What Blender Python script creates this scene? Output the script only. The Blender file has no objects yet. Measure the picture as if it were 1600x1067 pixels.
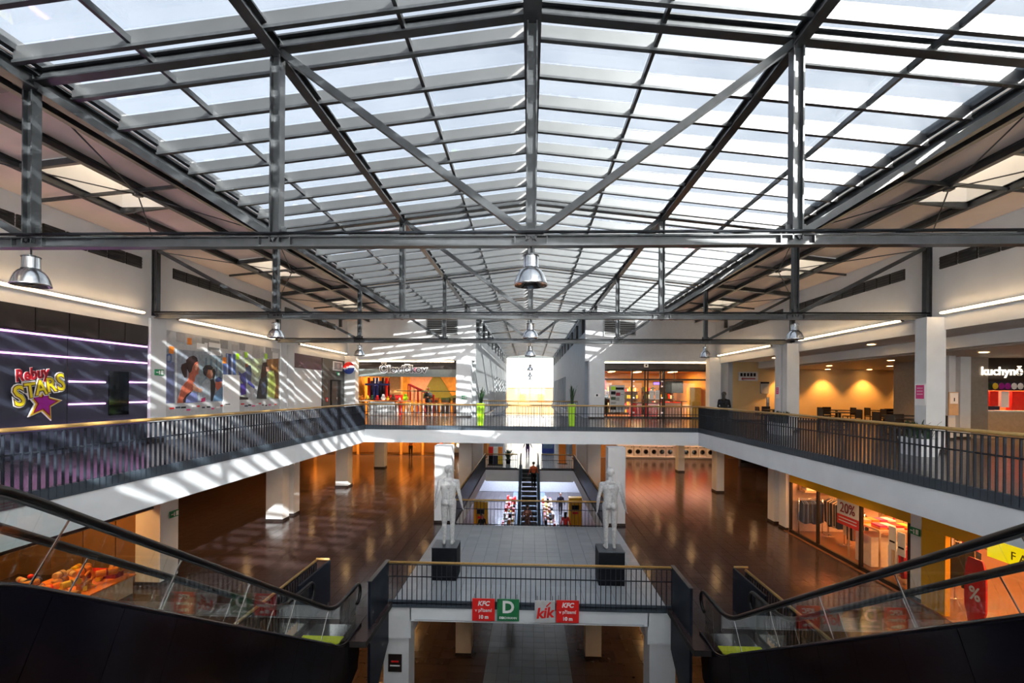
import bpy, bmesh, math, random
from mathutils import Vector, Matrix, Euler
random.seed(7)
SC = bpy.context.scene
COL = SC.collection
R = math.radians

# ------------------------------------------------------------------ camera, sky, sun, exposure
cam_d = bpy.data.cameras.new('camera'); cam = bpy.data.objects.new('camera', cam_d); COL.objects.link(cam)
cam_d.sensor_width = 36.0; cam_d.lens = 36.0 * 772 / 1600; cam_d.shift_y = 78.5 / 1600
cam_d.clip_start = 0.02; cam_d.clip_end = 500
cam.location = (0, 0, 1.55)
cam.rotation_euler = (Matrix.Rotation(math.atan(28 / 772), 4, 'Z') @ Matrix.Rotation(R(90), 4, 'X') @ Matrix.Rotation(0.0072, 4, 'Z')).to_euler()
SC.camera = cam

W = bpy.data.worlds.new('sky'); SC.world = W; W.use_nodes = True
nt = W.node_tree; nt.nodes.clear()
wo = nt.nodes.new('ShaderNodeOutputWorld'); bg = nt.nodes.new('ShaderNodeBackground')
sk = nt.nodes.new('ShaderNodeTexSky'); sk.sky_type = 'NISHITA'; sk.sun_disc = False
sk.sun_elevation = R(22); sk.sun_rotation = R(147.8); sk.altitude = 300; sk.air_density = 1.0; sk.dust_density = 7.0; sk.ozone_density = 1.0
hs = nt.nodes.new('ShaderNodeHueSaturation'); hs.inputs['Saturation'].default_value = 0.42
nt.links.new(sk.outputs[0], hs.inputs['Color']); nt.links.new(hs.outputs[0], bg.inputs[0]); bg.inputs[1].default_value = 0.175
nt.links.new(bg.outputs[0], wo.inputs[0])

sun_d = bpy.data.lights.new('sun', 'SUN'); sun = bpy.data.objects.new('sun', sun_d); COL.objects.link(sun)
sun_d.energy = 11.0; sun_d.angle = R(0.6); sun_d.color = (1.0, 0.95, 0.88)
sun.rotation_euler = Vector((-1.0, 1.59, -0.76)).to_track_quat('-Z', 'Y').to_euler()
sun.location = (20, -30, 25)

SC.view_settings.view_transform = 'Standard'; SC.view_settings.look = 'None'
SC.view_settings.gamma = 1.0; SC.view_settings.use_curve_mapping = False
SC.view_settings.exposure = 1.3
SC.cycles.transparent_max_bounces = 32
SC.cycles.max_bounces = 7; SC.cycles.diffuse_bounces = 4; SC.cycles.adaptive_threshold = 0.05; SC.cycles.adaptive_min_samples = 16; SC.cycles.light_sampling_threshold = 0.03
SC.cycles.sample_clamp_indirect = 6.0

# ------------------------------------------------------------------ materials
MATS = {}
def mat(name, c, rough=0.6, metal=0.0, spec=0.5, noise=0.0, nscale=8.0, bump=0.0, bscale=60.0, emit=None, estr=0.0, coat=0.0, stretch=None, c2=None):
    if name in MATS: return MATS[name]
    m = bpy.data.materials.new(name); m.use_nodes = True; t = m.node_tree
    p = t.nodes['Principled BSDF']
    p.inputs['Base Color'].default_value = (*c, 1); p.inputs['Roughness'].default_value = rough
    p.inputs['Metallic'].default_value = metal; p.inputs['Specular IOR Level'].default_value = spec
    p.inputs['Coat Weight'].default_value = coat
    if emit: p.inputs['Emission Color'].default_value = (*emit, 1); p.inputs['Emission Strength'].default_value = estr
    if noise or bump:
        g = t.nodes.new('ShaderNodeNewGeometry'); src = g.outputs['Position']
        if stretch:
            mp = t.nodes.new('ShaderNodeMapping'); mp.inputs['Scale'].default_value = stretch
            t.links.new(src, mp.inputs[0]); src = mp.outputs[0]
    if noise:
        n = t.nodes.new('ShaderNodeTexNoise'); n.inputs['Scale'].default_value = nscale; n.inputs['Detail'].default_value = 4
        t.links.new(src, n.inputs['Vector'])
        x = t.nodes.new('ShaderNodeMix'); x.data_type = 'RGBA'
        x.inputs['A'].default_value = (*c, 1)
        x.inputs['B'].default_value = (*(c2 if c2 else [v * (1 - noise) for v in c]), 1)
        r = t.nodes.new('ShaderNodeMapRange'); r.inputs['From Min'].default_value = 0.35; r.inputs['From Max'].default_value = 0.65
        t.links.new(n.outputs['Fac'], r.inputs['Value']); t.links.new(r.outputs[0], x.inputs['Factor'])
        t.links.new(x.outputs['Result'], p.inputs['Base Color'])
    if bump:
        n2 = t.nodes.new('ShaderNodeTexNoise'); n2.inputs['Scale'].default_value = bscale; n2.inputs['Detail'].default_value = 3
        t.links.new(src, n2.inputs['Vector'])
        b = t.nodes.new('ShaderNodeBump'); b.inputs['Strength'].default_value = bump; b.inputs['Distance'].default_value = 0.01
        t.links.new(n2.outputs['Fac'], b.inputs['Height']); t.links.new(b.outputs[0], p.inputs['Normal'])
    MATS[name] = m
    return m
def glass(name, tint, k0=0.04, k1=0.6, rough=0.02, haze=0.0, power=4.0):
    m = bpy.data.materials.new(name); m.use_nodes = True; t = m.node_tree; t.nodes.clear()
    o = t.nodes.new('ShaderNodeOutputMaterial'); tr = t.nodes.new('ShaderNodeBsdfTransparent'); gl = t.nodes.new('ShaderNodeBsdfGlossy')
    tr.inputs[0].default_value = (*tint, 1); gl.inputs['Roughness'].default_value = rough; gl.inputs[0].default_value = (1, 1, 1, 1)
    lw = t.nodes.new('ShaderNodeLayerWeight'); lw.inputs[0].default_value = 0.5
    pw = t.nodes.new('ShaderNodeMath'); pw.operation = 'POWER'; pw.inputs[1].default_value = power
    ml = t.nodes.new('ShaderNodeMath'); ml.operation = 'MULTIPLY_ADD'; ml.inputs[1].default_value = k1; ml.inputs[2].default_value = k0
    t.links.new(lw.outputs['Facing'], pw.inputs[0]); t.links.new(pw.outputs[0], ml.inputs[0])
    mx = t.nodes.new('ShaderNodeMixShader'); t.links.new(ml.outputs[0], mx.inputs[0])
    src = tr.outputs[0]
    if haze:
        df = t.nodes.new('ShaderNodeBsdfTranslucent'); df.inputs[0].default_value = (0.9, 0.93, 0.96, 1)
        nz = t.nodes.new('ShaderNodeTexNoise'); nz.inputs['Scale'].default_value = 0.9
        g = t.nodes.new('ShaderNodeNewGeometry'); t.links.new(g.outputs['Position'], nz.inputs['Vector'])
        hm = t.nodes.new('ShaderNodeMath'); hm.operation = 'MULTIPLY'; hm.inputs[1].default_value = haze * 2; t.links.new(nz.outputs['Fac'], hm.inputs[0])
        m2 = t.nodes.new('ShaderNodeMixShader'); t.links.new(hm.outputs[0], m2.inputs[0]); t.links.new(tr.outputs[0], m2.inputs[1]); t.links.new(df.outputs[0], m2.inputs[2]); src = m2.outputs[0]
    t.links.new(src, mx.inputs[1]); t.links.new(gl.outputs[0], mx.inputs[2]); t.links.new(mx.outputs[0], o.inputs[0])
    MATS[name] = m
    return m
def tile_mat(name, c, size, rough, var=0.25, spec=0.5):
    m = mat(name, c, rough, spec=spec); t = m.node_tree; p = t.nodes['Principled BSDF']
    g = t.nodes.new('ShaderNodeNewGeometry'); v = t.nodes.new('ShaderNodeVectorMath'); v.operation = 'SCALE'; v.inputs['Scale'].default_value = 1 / size
    ad = t.nodes.new('ShaderNodeVectorMath'); ad.operation = 'ADD'; ad.inputs[1].default_value = (size / 2 + 100 * size, 100 * size - 12.6, 0)
    f = t.nodes.new('ShaderNodeVectorMath'); f.operation = 'FLOOR'; w = t.nodes.new('ShaderNodeTexWhiteNoise')
    sp = t.nodes.new('ShaderNodeSeparateXYZ'); cb = t.nodes.new('ShaderNodeCombineXYZ')
    t.links.new(g.outputs['Position'], ad.inputs[0]); t.links.new(ad.outputs[0], v.inputs[0]); t.links.new(v.outputs[0], f.inputs[0]); t.links.new(f.outputs[0], sp.inputs[0])
    t.links.new(sp.outputs[0], cb.inputs[0]); t.links.new(sp.outputs[1], cb.inputs[1]); t.links.new(cb.outputs[0], w.inputs[0])
    n = t.nodes.new('ShaderNodeTexNoise'); n.inputs['Scale'].default_value = 3.0; n.inputs['Detail'].default_value = 5; t.links.new(g.outputs['Position'], n.inputs['Vector'])
    a = t.nodes.new('ShaderNodeMath'); a.operation = 'ADD'; t.links.new(w.outputs[0], a.inputs[0]); t.links.new(n.outputs['Fac'], a.inputs[1])
    x = t.nodes.new('ShaderNodeMix'); x.data_type = 'RGBA'; x.inputs['A'].default_value = (*[q * (1 - var) for q in c], 1); x.inputs['B'].default_value = (*[q * (1 + var) for q in c], 1)
    h = t.nodes.new('ShaderNodeMath'); h.operation = 'MULTIPLY'; h.inputs[1].default_value = 0.5; t.links.new(a.outputs[0], h.inputs[0])
    t.links.new(h.outputs[0], x.inputs['Factor']); t.links.new(x.outputs['Result'], p.inputs['Base Color'])
    r = t.nodes.new('ShaderNodeMapRange'); r.inputs['To Min'].default_value = rough * 0.8; r.inputs['To Max'].default_value = rough * 1.3
    t.links.new(n.outputs['Fac'], r.inputs['Value']); t.links.new(r.outputs[0], p.inputs['Roughness'])
    return m

steel = mat('dark steel', (0.06, 0.066, 0.072), 0.32, 0.25, 0.6, noise=0.25, nscale=6)
steel_navy = mat('navy steel', (0.011, 0.017, 0.03), 0.45, 0.0, 0.25, noise=0.3, nscale=4)
steel_rail = mat('grey railing steel', (0.02, 0.026, 0.038), 0.6, 0.0, 0.25, noise=0.2)
plate_m = mat('blue grey edge plate', (0.06, 0.08, 0.105), 0.5, 0.0, 0.3, noise=0.15)
fin_m = mat('pale satin louvre', (0.115, 0.12, 0.125), 0.42, 0.5, 0.5, noise=0.08, nscale=2)
alu = mat('spun aluminium', (0.72, 0.74, 0.76), 0.22, 0.95, noise=0.1, nscale=12)
chrome = mat('chrome', (0.8, 0.8, 0.8), 0.12, 1.0, noise=0.05)
white = mat('white wall paint', (0.78, 0.79, 0.8), 0.75, noise=0.05, nscale=1.5)
white_b = mat('white fascia paint', (0.78, 0.82, 0.86), 0.6, noise=0.05, nscale=2)
greywall = mat('grey wall paint', (0.34, 0.39, 0.45), 0.7, noise=0.08, nscale=1.2)
cream = mat('cream wall paint', (0.6, 0.42, 0.2), 0.75, noise=0.1, nscale=1.0)
colpaint = mat('column paint', (0.72, 0.74, 0.76), 0.65, noise=0.07, nscale=2)
roofpan = mat('beige roof sheet', (0.86, 0.74, 0.68), 0.7, noise=0.12, nscale=0.8)
dark = mat('dark brown panel', (0.03, 0.022, 0.02), 0.4, noise=0.3, nscale=3)
black = mat('black plastic', (0.007, 0.009, 0.013), 0.6, 0.0, 0.2, noise=0.3)
clad = mat('black gloss cladding', (0.006, 0.006, 0.011), 0.16, 0.0, 0.5, noise=0.3, nscale=2)
rubber = mat('black rubber handrail', (0.006, 0.006, 0.007), 0.4, noise=0.2)
wood = mat('oiled wood handrail', (0.5, 0.31, 0.1), 0.35, noise=0.35, nscale=10, stretch=(4, 1, 20))
floor_up = tile_mat('dark upper floor tile', (0.045, 0.034, 0.04), 7.4 / 18, 0.2, 0.12, spec=0.35)
floor_lo = tile_mat('brown floor tile', (0.05, 0.032, 0.033), 7.4 / 18, 0.17, 0.28)
floor_gr = tile_mat('grey floor tile', (0.33, 0.37, 0.41), 7.4 / 18, 0.22, 0.1)
floor_ba = tile_mat('basement floor tile', (0.05, 0.035, 0.035), 7.4 / 18, 0.18, 0.25)
mat_bg = tile_mat('blue grey basement tile', (0.16, 0.22, 0.28), 7.4 / 18, 0.2, 0.15)
grout = mat('floor grout', (0.03, 0.026, 0.024), 0.8, noise=0.2)
yellow = mat('yellow paint', (0.75, 0.42, 0.01), 0.5, noise=0.06, nscale=1.5)
lime = mat('lime green plastic', (0.42, 0.8, 0.01), 0.35, noise=0.08)
leaf = mat('dark green leaf', (0.025, 0.07, 0.025), 0.45, noise=0.4, nscale=9)
soil = mat('dark soil', (0.02, 0.014, 0.01), 0.9, noise=0.4, nscale=30)
stone = mat('mottled pale stone', (0.5, 0.51, 0.52), 0.8, noise=0.3, nscale=20, bump=0.12, bscale=26, c2=(0.38, 0.39, 0.4))
tube_m = mat('warm tube light', (1, 0.9, 0.7), 0.5, noise=0, emit=(1.0, 0.68, 0.36), estr=6.5)
neon_m = mat('pink neon', (1, 0.8, 1), 0.5, emit=(1.0, 0.4, 0.95), estr=1.7)
down_m = mat('warm downlight', (1, 0.8, 0.5), 0.5, emit=(1.0, 0.6, 0.25), estr=14)
shoplight = mat('shop ceiling lamp', (1, 0.9, 0.7), 0.5, emit=(1.0, 0.56, 0.2), estr=5)
pane_m = glass('roof glass', (0.9, 0.93, 0.95), 0.05, 0.9, 0.05, haze=0.04, power=2.6)
gl_clear = glass('clear glass', (0.93, 0.95, 0.95), 0.03, 0.6, 0.01)
gl_esc = glass('balustrade glass', (0.93, 0.96, 0.95), 0.045, 0.75, 0.01)
opal = bpy.data.materials.new('opal skylight')
opal.use_nodes = True
_t = opal.node_tree; _n = _t.nodes.new('ShaderNodeBsdfTranslucent'); _n.inputs[0].default_value = (0.7, 0.64, 0.56, 1); _t.links.new(_n.outputs[0], _t.nodes['Material Output'].inputs[0])
frost = bpy.data.materials.new('frosted fill glass')
frost.use_nodes = True
_t = frost.node_tree; _n = _t.nodes.new('ShaderNodeBsdfTranslucent'); _n.inputs[0].default_value = (0.9, 0.93, 0.96, 1); _t.links.new(_n.outputs[0], _t.nodes['Material Output'].inputs[0])
gl_dark = mat('dark window glass', (0.008, 0.01, 0.014), 0.06, 0, 0.6, noise=0.1)
wht = mat('white print', (0.85, 0.85, 0.85), 0.5, noise=0.03)
def pl(name, c, rough=0.5, **k): return mat(name, c, rough, noise=k.pop('noise', 0.12), **k)
red = pl('red print', (0.8, 0.015, 0.012)); green = pl('green print', (0.02, 0.22, 0.08)); signgreen = pl('exit green', (0.01, 0.28, 0.1))
navy = pl('navy', (0.015, 0.02, 0.06)); orange = pl('orange', (0.85, 0.25, 0.02)); brown = pl('brown', (0.16, 0.07, 0.025)); grey = pl('mid grey', (0.3, 0.31, 0.32))
lightgrey = pl('light grey', (0.55, 0.56, 0.57)); pink = pl('pink', (0.8, 0.05, 0.25)); blue = pl('blue', (0.03, 0.07, 0.4)); maroon = pl('maroon', (0.3, 0.01, 0.03))
gold = pl('gold print', (0.75, 0.5, 0.02)); purple = pl('purple print', (0.35, 0.01, 0.3)); skin = pl('skin tone', (0.55, 0.28, 0.18)); cloth_dk = pl('black cloth', (0.012, 0.012, 0.016), 0.8)
jeans = pl('denim', (0.04, 0.06, 0.13), 0.9, nscale=20); hair_m = pl('dark hair', (0.02, 0.013, 0.01), 0.5); beige = pl('beige', (0.6, 0.42, 0.26)); bread = pl('golden crust', (0.6, 0.26, 0.05), 0.6, nscale=14, noise=0.3)
teal = pl('teal metal', (0.03, 0.1, 0.15), 0.3)

# ------------------------------------------------------------------ helpers
class MB:
    def __init__(s): s.v = []; s.f = []; s.mi = []; s.m = 0; s.sm = []; s.smooth = False
    def face(s, idx): s.f.append(idx); s.mi.append(s.m); s.sm.append(s.smooth)
    def add(s, vs, fs):
        b = len(s.v); s.v += [tuple(q) for q in vs]
        for f in fs: s.face([b + i for i in f])
        return s
    def box(s, x0, x1, y0, y1, z0, z1):
        x0, x1 = min(x0, x1), max(x0, x1); y0, y1 = min(y0, y1), max(y0, y1); z0, z1 = min(z0, z1), max(z0, z1)
        return s.add([(x0, y0, z0), (x1, y0, z0), (x1, y1, z0), (x0, y1, z0), (x0, y0, z1), (x1, y0, z1), (x1, y1, z1), (x0, y1, z1)],
                     [(3, 2, 1, 0), (4, 5, 6, 7), (0, 1, 5, 4), (1, 2, 6, 5), (2, 3, 7, 6), (3, 0, 4, 7)])
    def bar(s, p0, p1, w, h, up=(0, 0, 1), off=(0, 0)):
        p0, p1 = Vector(p0), Vector(p1); d = (p1 - p0).normalized(); u = Vector(up)
        if abs(d.dot(u)) > 0.98: u = Vector((0, 1, 0))
        a = d.cross(u).normalized(); u = a.cross(d).normalized(); o = a * off[0] + u * off[1]
        vs = [q + o + a * i * w / 2 + u * j * h / 2 for q in (p0, p1) for i, j in ((-1, -1), (1, -1), (1, 1), (-1, 1))]
        return s.add(vs, [(0, 1, 2, 3), (7, 6, 5, 4), (0, 4, 5, 1), (1, 5, 6, 2), (2, 6, 7, 3), (3, 7, 4, 0)])
    def ibeam(s, p0, p1, w, h, t=0.02, up=(0, 0, 1)):
        s.bar(p0, p1, w, t, up, (0, h / 2 - t / 2)); s.bar(p0, p1, w, t, up, (0, -h / 2 + t / 2)); s.bar(p0, p1, t, h - 2 * t, up)
        return s
    def tube(s, pts, r, n=8, cap=True):
        pts = [Vector(p) for p in pts]; rr = r if isinstance(r, (list, tuple)) else [r] * len(pts)
        b = len(s.v); a = None; om = s.smooth
        for i, p in enumerate(pts):
            d = (pts[min(i + 1, len(pts) - 1)] - pts[max(i - 1, 0)]).normalized()
            if a is None: a = d.orthogonal().normalized()
            a = (a - d * a.dot(d)).normalized(); c = d.cross(a)
            for k in range(n):
                th = 2 * math.pi * k / n; s.v.append(tuple(p + (a * math.cos(th) + c * math.sin(th)) * rr[i]))
        s.smooth = True
        for i in range(len(pts) - 1):
            for k in range(n): s.face([b + i * n + k, b + i * n + (k + 1) % n, b + (i + 1) * n + (k + 1) % n, b + (i + 1) * n + k])
        s.smooth = om
        if cap: s.face([b + k for k in range(n)][::-1]); s.face([b + (len(pts) - 1) * n + k for k in range(n)])
        return s
    def lathe(s, prof, c=(0, 0, 0), n=24, cap=True):
        b = len(s.v); om = s.smooth; s.smooth = True
        for r, z in prof:
            for k in range(n): th = 2 * math.pi * k / n; s.v.append((c[0] + r * math.cos(th), c[1] + r * math.sin(th), c[2] + z))
        for i in range(len(prof) - 1):
            for k in range(n): s.face([b + i * n + k, b + i * n + (k + 1) % n, b + (i + 1) * n + (k + 1) % n, b + (i + 1) * n + k])
        s.smooth = om
        if cap: s.face([b + k for k in range(n)][::-1]); s.face([b + (len(prof) - 1) * n + k for k in range(n)])
        return s
    def ell(s, c, r, n=12, m=8, rot=None):
        vs = []; fs = []
        for i in range(m + 1):
            ph = math.pi * i / m
            for k in range(n):
                th = 2 * math.pi * k / n
                q = Vector((r[0] * math.sin(ph) * math.cos(th), r[1] * math.sin(ph) * math.sin(th), -r[2] * math.cos(ph)))
                if rot: q = rot @ q
                vs.append(q + Vector(c))
        for i in range(m):
            for k in range(n): fs.append((i * n + k, i * n + (k + 1) % n, (i + 1) * n + (k + 1) % n, (i + 1) * n + k))
        om = s.smooth; s.smooth = True; s.add(vs, fs); s.smooth = om
        return s
    def prism(s, poly, a0, a1, axis='y'):   # poly in the two other axes
        def P(u, v, a): return (u, a, v) if axis == 'y' else ((a, u, v) if axis == 'x' else (u, v, a))
        n = len(poly)
        area = sum(poly[i][0] * poly[(i + 1) % n][1] - poly[(i + 1) % n][0] * poly[i][1] for i in range(n))
        if (area < 0): poly = poly[::-1]
        if axis == 'y': poly = poly[::-1]
        vs = [P(u, v, a0) for u, v in poly] + [P(u, v, a1) for u, v in poly]
        fs = [tuple(range(n))[::-1], tuple(range(n, 2 * n))] + [(i, (i + 1) % n, n + (i + 1) % n, n + i) for i in range(n)]
        if a1 < a0: fs = [f[::-1] for f in fs]
        return s.add(vs, fs)
    def mesh(s, name, mats):
        me = bpy.data.meshes.new(name); me.from_pydata(s.v, [], s.f)
        for m in (mats if isinstance(mats, (list, tuple)) else [mats]): me.materials.append(m)
        me.polygons.foreach_set('material_index', s.mi); me.polygons.foreach_set('use_smooth', s.sm); me.update()
        return me
    def build(s, name, mats, parent=None, **tg):
        if parent is not None:
            l = base(parent)
            if l.length > 0: s.v = [(x - l.x, y - l.y, z - l.z) for x, y, z in s.v]
        o = bpy.data.objects.new(name, s.mesh(name, mats)); COL.objects.link(o); o.parent = parent
        tag(o, **tg)
        return o
def base(o):
    l = Vector((0, 0, 0))
    while o is not None: l += o.location; o = o.parent
    return l
def tag(o, label=None, cat=None, group=None, kind=None):
    if label: o['label'] = label
    if cat: o['category'] = cat
    if group: o['group'] = group
    if kind: o['kind'] = kind
    return o
def thing(name, loc, label=None, cat=None, group=None, kind=None, rz=0):
    o = bpy.data.objects.new(name, None); COL.objects.link(o); o.location = loc; o.rotation_euler.z = rz; o.empty_display_size = 0.1
    return tag(o, label, cat, group, kind)
def piece(name, me, loc, parent, rz=0):          # an object sharing mesh data; loc in world coordinates
    o = bpy.data.objects.new(name, me); COL.objects.link(o); o.parent = parent
    o.location = Vector(loc) - (base(parent) if parent else Vector((0, 0, 0))); o.rotation_euler.z = rz
    return o
def copy_tree(o, parent=None):
    c = o.copy(); COL.objects.link(c); c.parent = parent
    for ch in list(o.children): copy_tree(ch, c)
    return c
def place(proto, loc, rz=0, label=None, group=None, first=[set()]):
    if proto.name in first[0]: o = copy_tree(proto)
    else: first[0].add(proto.name); o = proto
    o.location = loc; o.rotation_euler.z = rz
    if label: o['label'] = label
    if group: o['group'] = group
    return o
TMP = bpy.data.scenes.new('workbench')
def evaluated_mesh(o):                          # evaluates one object in a scratch scene, then drops it
    TMP.collection.objects.link(o); vl = TMP.view_layers[0]; vl.update()
    me = bpy.data.meshes.new_from_object(o.evaluated_get(vl.depsgraph)); bpy.data.objects.remove(o)
    return me
def text(s, size, m, parent, loc, rz=0, name='lettering', ext=0.006, off=0.0, tilt=0, sx=1.0, shear=0.0, align='CENTER'):
    c = bpy.data.curves.new('t', 'FONT'); c.body = s; c.size = size; c.extrude = ext; c.offset = off; c.align_x = align; c.align_y = 'CENTER'; c.shear = shear; c.resolution_u = 3
    t = bpy.data.objects.new('t', c); me = evaluated_mesh(t); bpy.data.curves.remove(c)
    me.transform(Matrix.Rotation(rz, 4, 'Z') @ Matrix.Rotation(R(90), 4, 'X') @ Matrix.Rotation(tilt, 4, 'Z') @ Matrix.Diagonal((sx, 1, 1, 1)))
    me.materials.clear(); me.materials.append(m); me.name = name
    return piece(name, me, loc, parent)
def struct(name, mb, m, parent=None, label=None):
    return mb.build(name, m, parent, kind=None if parent else 'structure', label=label)
def area(name, parent, loc, sx_, sy_, e, col, rot=(0, 0, 0), spread=None):
    d = bpy.data.lights.new(name, 'AREA'); d.shape = 'RECTANGLE'; d.size = sx_; d.size_y = sy_; d.energy = e; d.color = col
    if spread: d.spread = spread
    o = bpy.data.objects.new(name, d); COL.objects.link(o); o.parent = parent; o.location = Vector(loc) - (base(parent) if parent else Vector((0, 0, 0))); o.rotation_euler = rot
    return o
WARM = (1.0, 0.47, 0.12); WARM2 = (1.0, 0.6, 0.27)

# ------------------------------------------------------------------ key dimensions
ZL = -3.87      # lower shopping level
ZB = -7.75      # basement level
SE = 7.2        # gallery edge
YF = 21.35      # far gallery edge
def zt(x): return 6.95 - 0.115 * abs(x)      # truss top chord axis

# ------------------------------------------------------------------ floors and slabs
fu = thing('floor_upper', (0, 0, 0), kind='structure', label='dark glossy tiled floor of the upper gallery')
mb = MB()
for x0, x1, y0, y1 in ((-11.6, -SE, -8, 31.2), (SE, 24, -8, 31.2), (-SE, SE, YF, 31.2), (-SE, SE, -8, 0.5), (-6.0, -3.2, 0.5, 2.6), (3.2, 6.0, 0.5, 2.6), (-11.6, -3.05, 31.2, 42), (3.05, 24, 31.2, 42)):
    mb.box(x0, x1, y0, y1, -0.03, 0)
mb.build('floor_surface', floor_up, fu)
mb = MB()
for x0, x1, y0, y1 in ((-24, -SE - 0.05, -8, 42), (SE + 0.05, 24, -8, 42), (-SE - 0.05, SE + 0.05, YF + 0.05, 31.15), (-SE, SE, -8, 0.45), (-SE - 0.05, -3.1, 31.15, 42), (3.1, SE + 0.05, 31.15, 42), (-24, -3.1, 42, 71), (3.1, 24, 42, 71)):
    mb.box(x0, x1, y0, y1, -0.68, -0.031)
mb.build('slab', white, fu)
mb = MB()   # white fascia bands of the gallery edge
for x0, x1, y0, y1 in ((-SE - 0.05, -SE, 0.5, YF), (SE, SE + 0.05, 0.5, YF), (-SE, SE, YF, YF + 0.05)): mb.box(x0, x1, y0, y1, -0.69, -0.13)
mb.build('fascia', white_b, fu)
mb = MB()
for x0, x1, y0, y1 in ((-SE - 0.06, -SE + 0.02, 0.5, YF - 0.02), (SE - 0.02, SE + 0.06, 0.5, YF - 0.02), (-SE, SE, YF - 0.02, YF + 0.06)): mb.box(x0, x1, y0, y1, -0.13, 0.06)
mb.build('edge_plate', plate_m, fu)

def in_lower(x, y):
    if x < -21 or x > 20 or y < 0.4 or y > 70: return None
    if y > 41.5 and abs(x) > 3.3: return None
    if x > 10.25 and 6 < y < 20: return None
    if abs(x) < 3.1 and 20.0 < y < 34.8: return None
    if y < 12.6 and abs(x) < 5.5 and not (10.55 < y and 3.65 < abs(x) < 5.15): return None
    return 'g' if (abs(x) < 3.45 and y < 20.2) or y > 34.8 and abs(x) < 3.3 else 'b'
TS = 7.4 / 18
def tile_field(name, label, z, inside, mats, grouted, near):
    root = thing(name, (0, 0, z), kind='structure', label=label)
    cells = []
    for i in range(-60, 60):
        for j in range(-30, 145):
            x, y = i * TS, 12.6 + (j + 0.5) * TS
            k = inside(x, y)
            if k: cells.append((x, y, k))
    g = 0.004
    def tmesh(m):
        q = MB(); h = TS / 2 - g
        q.add([(-h, -h, 0), (h, -h, 0), (h, h, 0), (-h, h, 0), (-h - .002, -h - .002, -.012), (h + .002, -h - .002, -.012), (h + .002, h + .002, -.012), (-h - .002, h + .002, -.012)],
              [(0, 1, 2, 3), (0, 4, 5, 1), (1, 5, 6, 2), (2, 6, 7, 3), (3, 7, 4, 0)]); return q
    ms = {k: tmesh(m).mesh('tile', m) for k, m in mats.items()}
    vis = sorted([c for c in cells if near(c[0], c[1])], key=lambda c: math.hypot(c[0], c[1]))[:296]; vs = set(vis)
    for x, y, k in vis: piece('tile', ms[k], (x, y, z), root)
    q = MB(); keys = list(mats)
    for x, y, k in cells:
        if (x, y, k) in vs: continue
        q.m = keys.index(k); t = tmesh(mats[k]); q.add([(a + x, b + y, c + z) for a, b, c in t.v], t.f)
    q.build('tiles', [mats[k] for k in keys], root, kind='stuff')
    b = MB(); b.m = 0
    # grout bed: one box per row run
    rows = {}
    for x, y, k in cells: rows.setdefault(round(y, 2), []).append(x)
    for y, xs in rows.items():
        xs.sort(); s0 = xs[0]; pv = xs[0]
        for x in xs[1:] + [1e9]:
            if x - pv > TS * 1.5:
                b.box(s0 - TS / 2, pv + TS / 2, y - TS / 2, y + TS / 2, z - 0.13, z - 0.008); s0 = x
            pv = x
    b.build('bed', grout if grouted else white, root)
    return root
tile_field('floor', 'brown and grey tiled floor of the lower shopping level', ZL, in_lower, {'b': floor_lo, 'g': floor_gr}, True,
           lambda x, y: y > 12.6 and (-9 < x < 9.5) and y < 19.5)
tile_field('floor_basement', 'dark tiled basement floor seen below the bridge', ZB, lambda x, y: ('g' if -1.4 < x < 1.3 else 'b') if abs(x) < 8 and 1 < y < 46 else None, {'b': floor_ba, 'g': mat_bg}, True,
           lambda x, y: abs(x) < 4 and 15.5 < y < 23.5)

# ------------------------------------------------------------------ roof
rf = thing('ceiling', (0, 0, 0), kind='structure', label='pitched glass roof with louvre fins over the hall')
NP = 8; PIT = 7.0 / NP
XH = 7.15; XC = 3.5
rows = [-7 + PIT * (k + 0.5) for k in range(int(77 / PIT))]
def fin_mesh(sg, x1):
    q = MB(); x0 = 0.1
    for (w, zb, ztp, mi) in ((0.022, 0.02, 0.22, 0), (0.075, -0.02, 0.02, 1)):
        q.m = mi; vs = []
        for x in (x0, x1):
            z = zt(x) - 0.09
            vs += [(sg * x, -w / 2, z + zb), (sg * x, w / 2, z + zb), (sg * x, w / 2, z + ztp), (sg * x, -w / 2, z + ztp)]
        fs = [(0, 1, 2, 3), (7, 6, 5, 4), (0, 4, 5, 1), (1, 5, 6, 2), (2, 6, 7, 3), (3, 7, 4, 0)]
        q.add(vs, fs if sg < 0 else [f[::-1] for f in fs])
    return q.mesh('louvre_fin', [fin_m, steel])
fm = {(s, x): fin_mesh(s, x) for s in (-1, 1) for x in (XH, XC)}
for y in rows:
    for s in (-1, 1): piece('louvre_fin', fm[(s, XH if y < 30 else XC)], (0, y, 0), rf)
xs_h = [0.05, 1.835, 3.67, 5.505, XH]
def pane_geo(s, a, b, l=PIT - 0.02):
    vs = []
    for zz in (0.0, 0.012):
        for x, y in ((a, -l / 2), (b, -l / 2), (b, l / 2), (a, l / 2)): vs.append((s * x, y, zt(x) + 0.15 + zz))
    fs = [(3, 2, 1, 0), (4, 5, 6, 7), (0, 1, 5, 4), (1, 2, 6, 5), (2, 3, 7, 6), (3, 0, 4, 7)]
    return vs, (fs if s > 0 else [f[::-1] for f in fs])
pm = {}
for s in (-1, 1):
    for i in range(4):
        q = MB(); q.add(*pane_geo(s, xs_h[i], xs_h[i + 1] - 0.01)); pm[(s, i)] = q.mesh('glass_pane', pane_m)
npan = 0; rest = MB()
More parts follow.
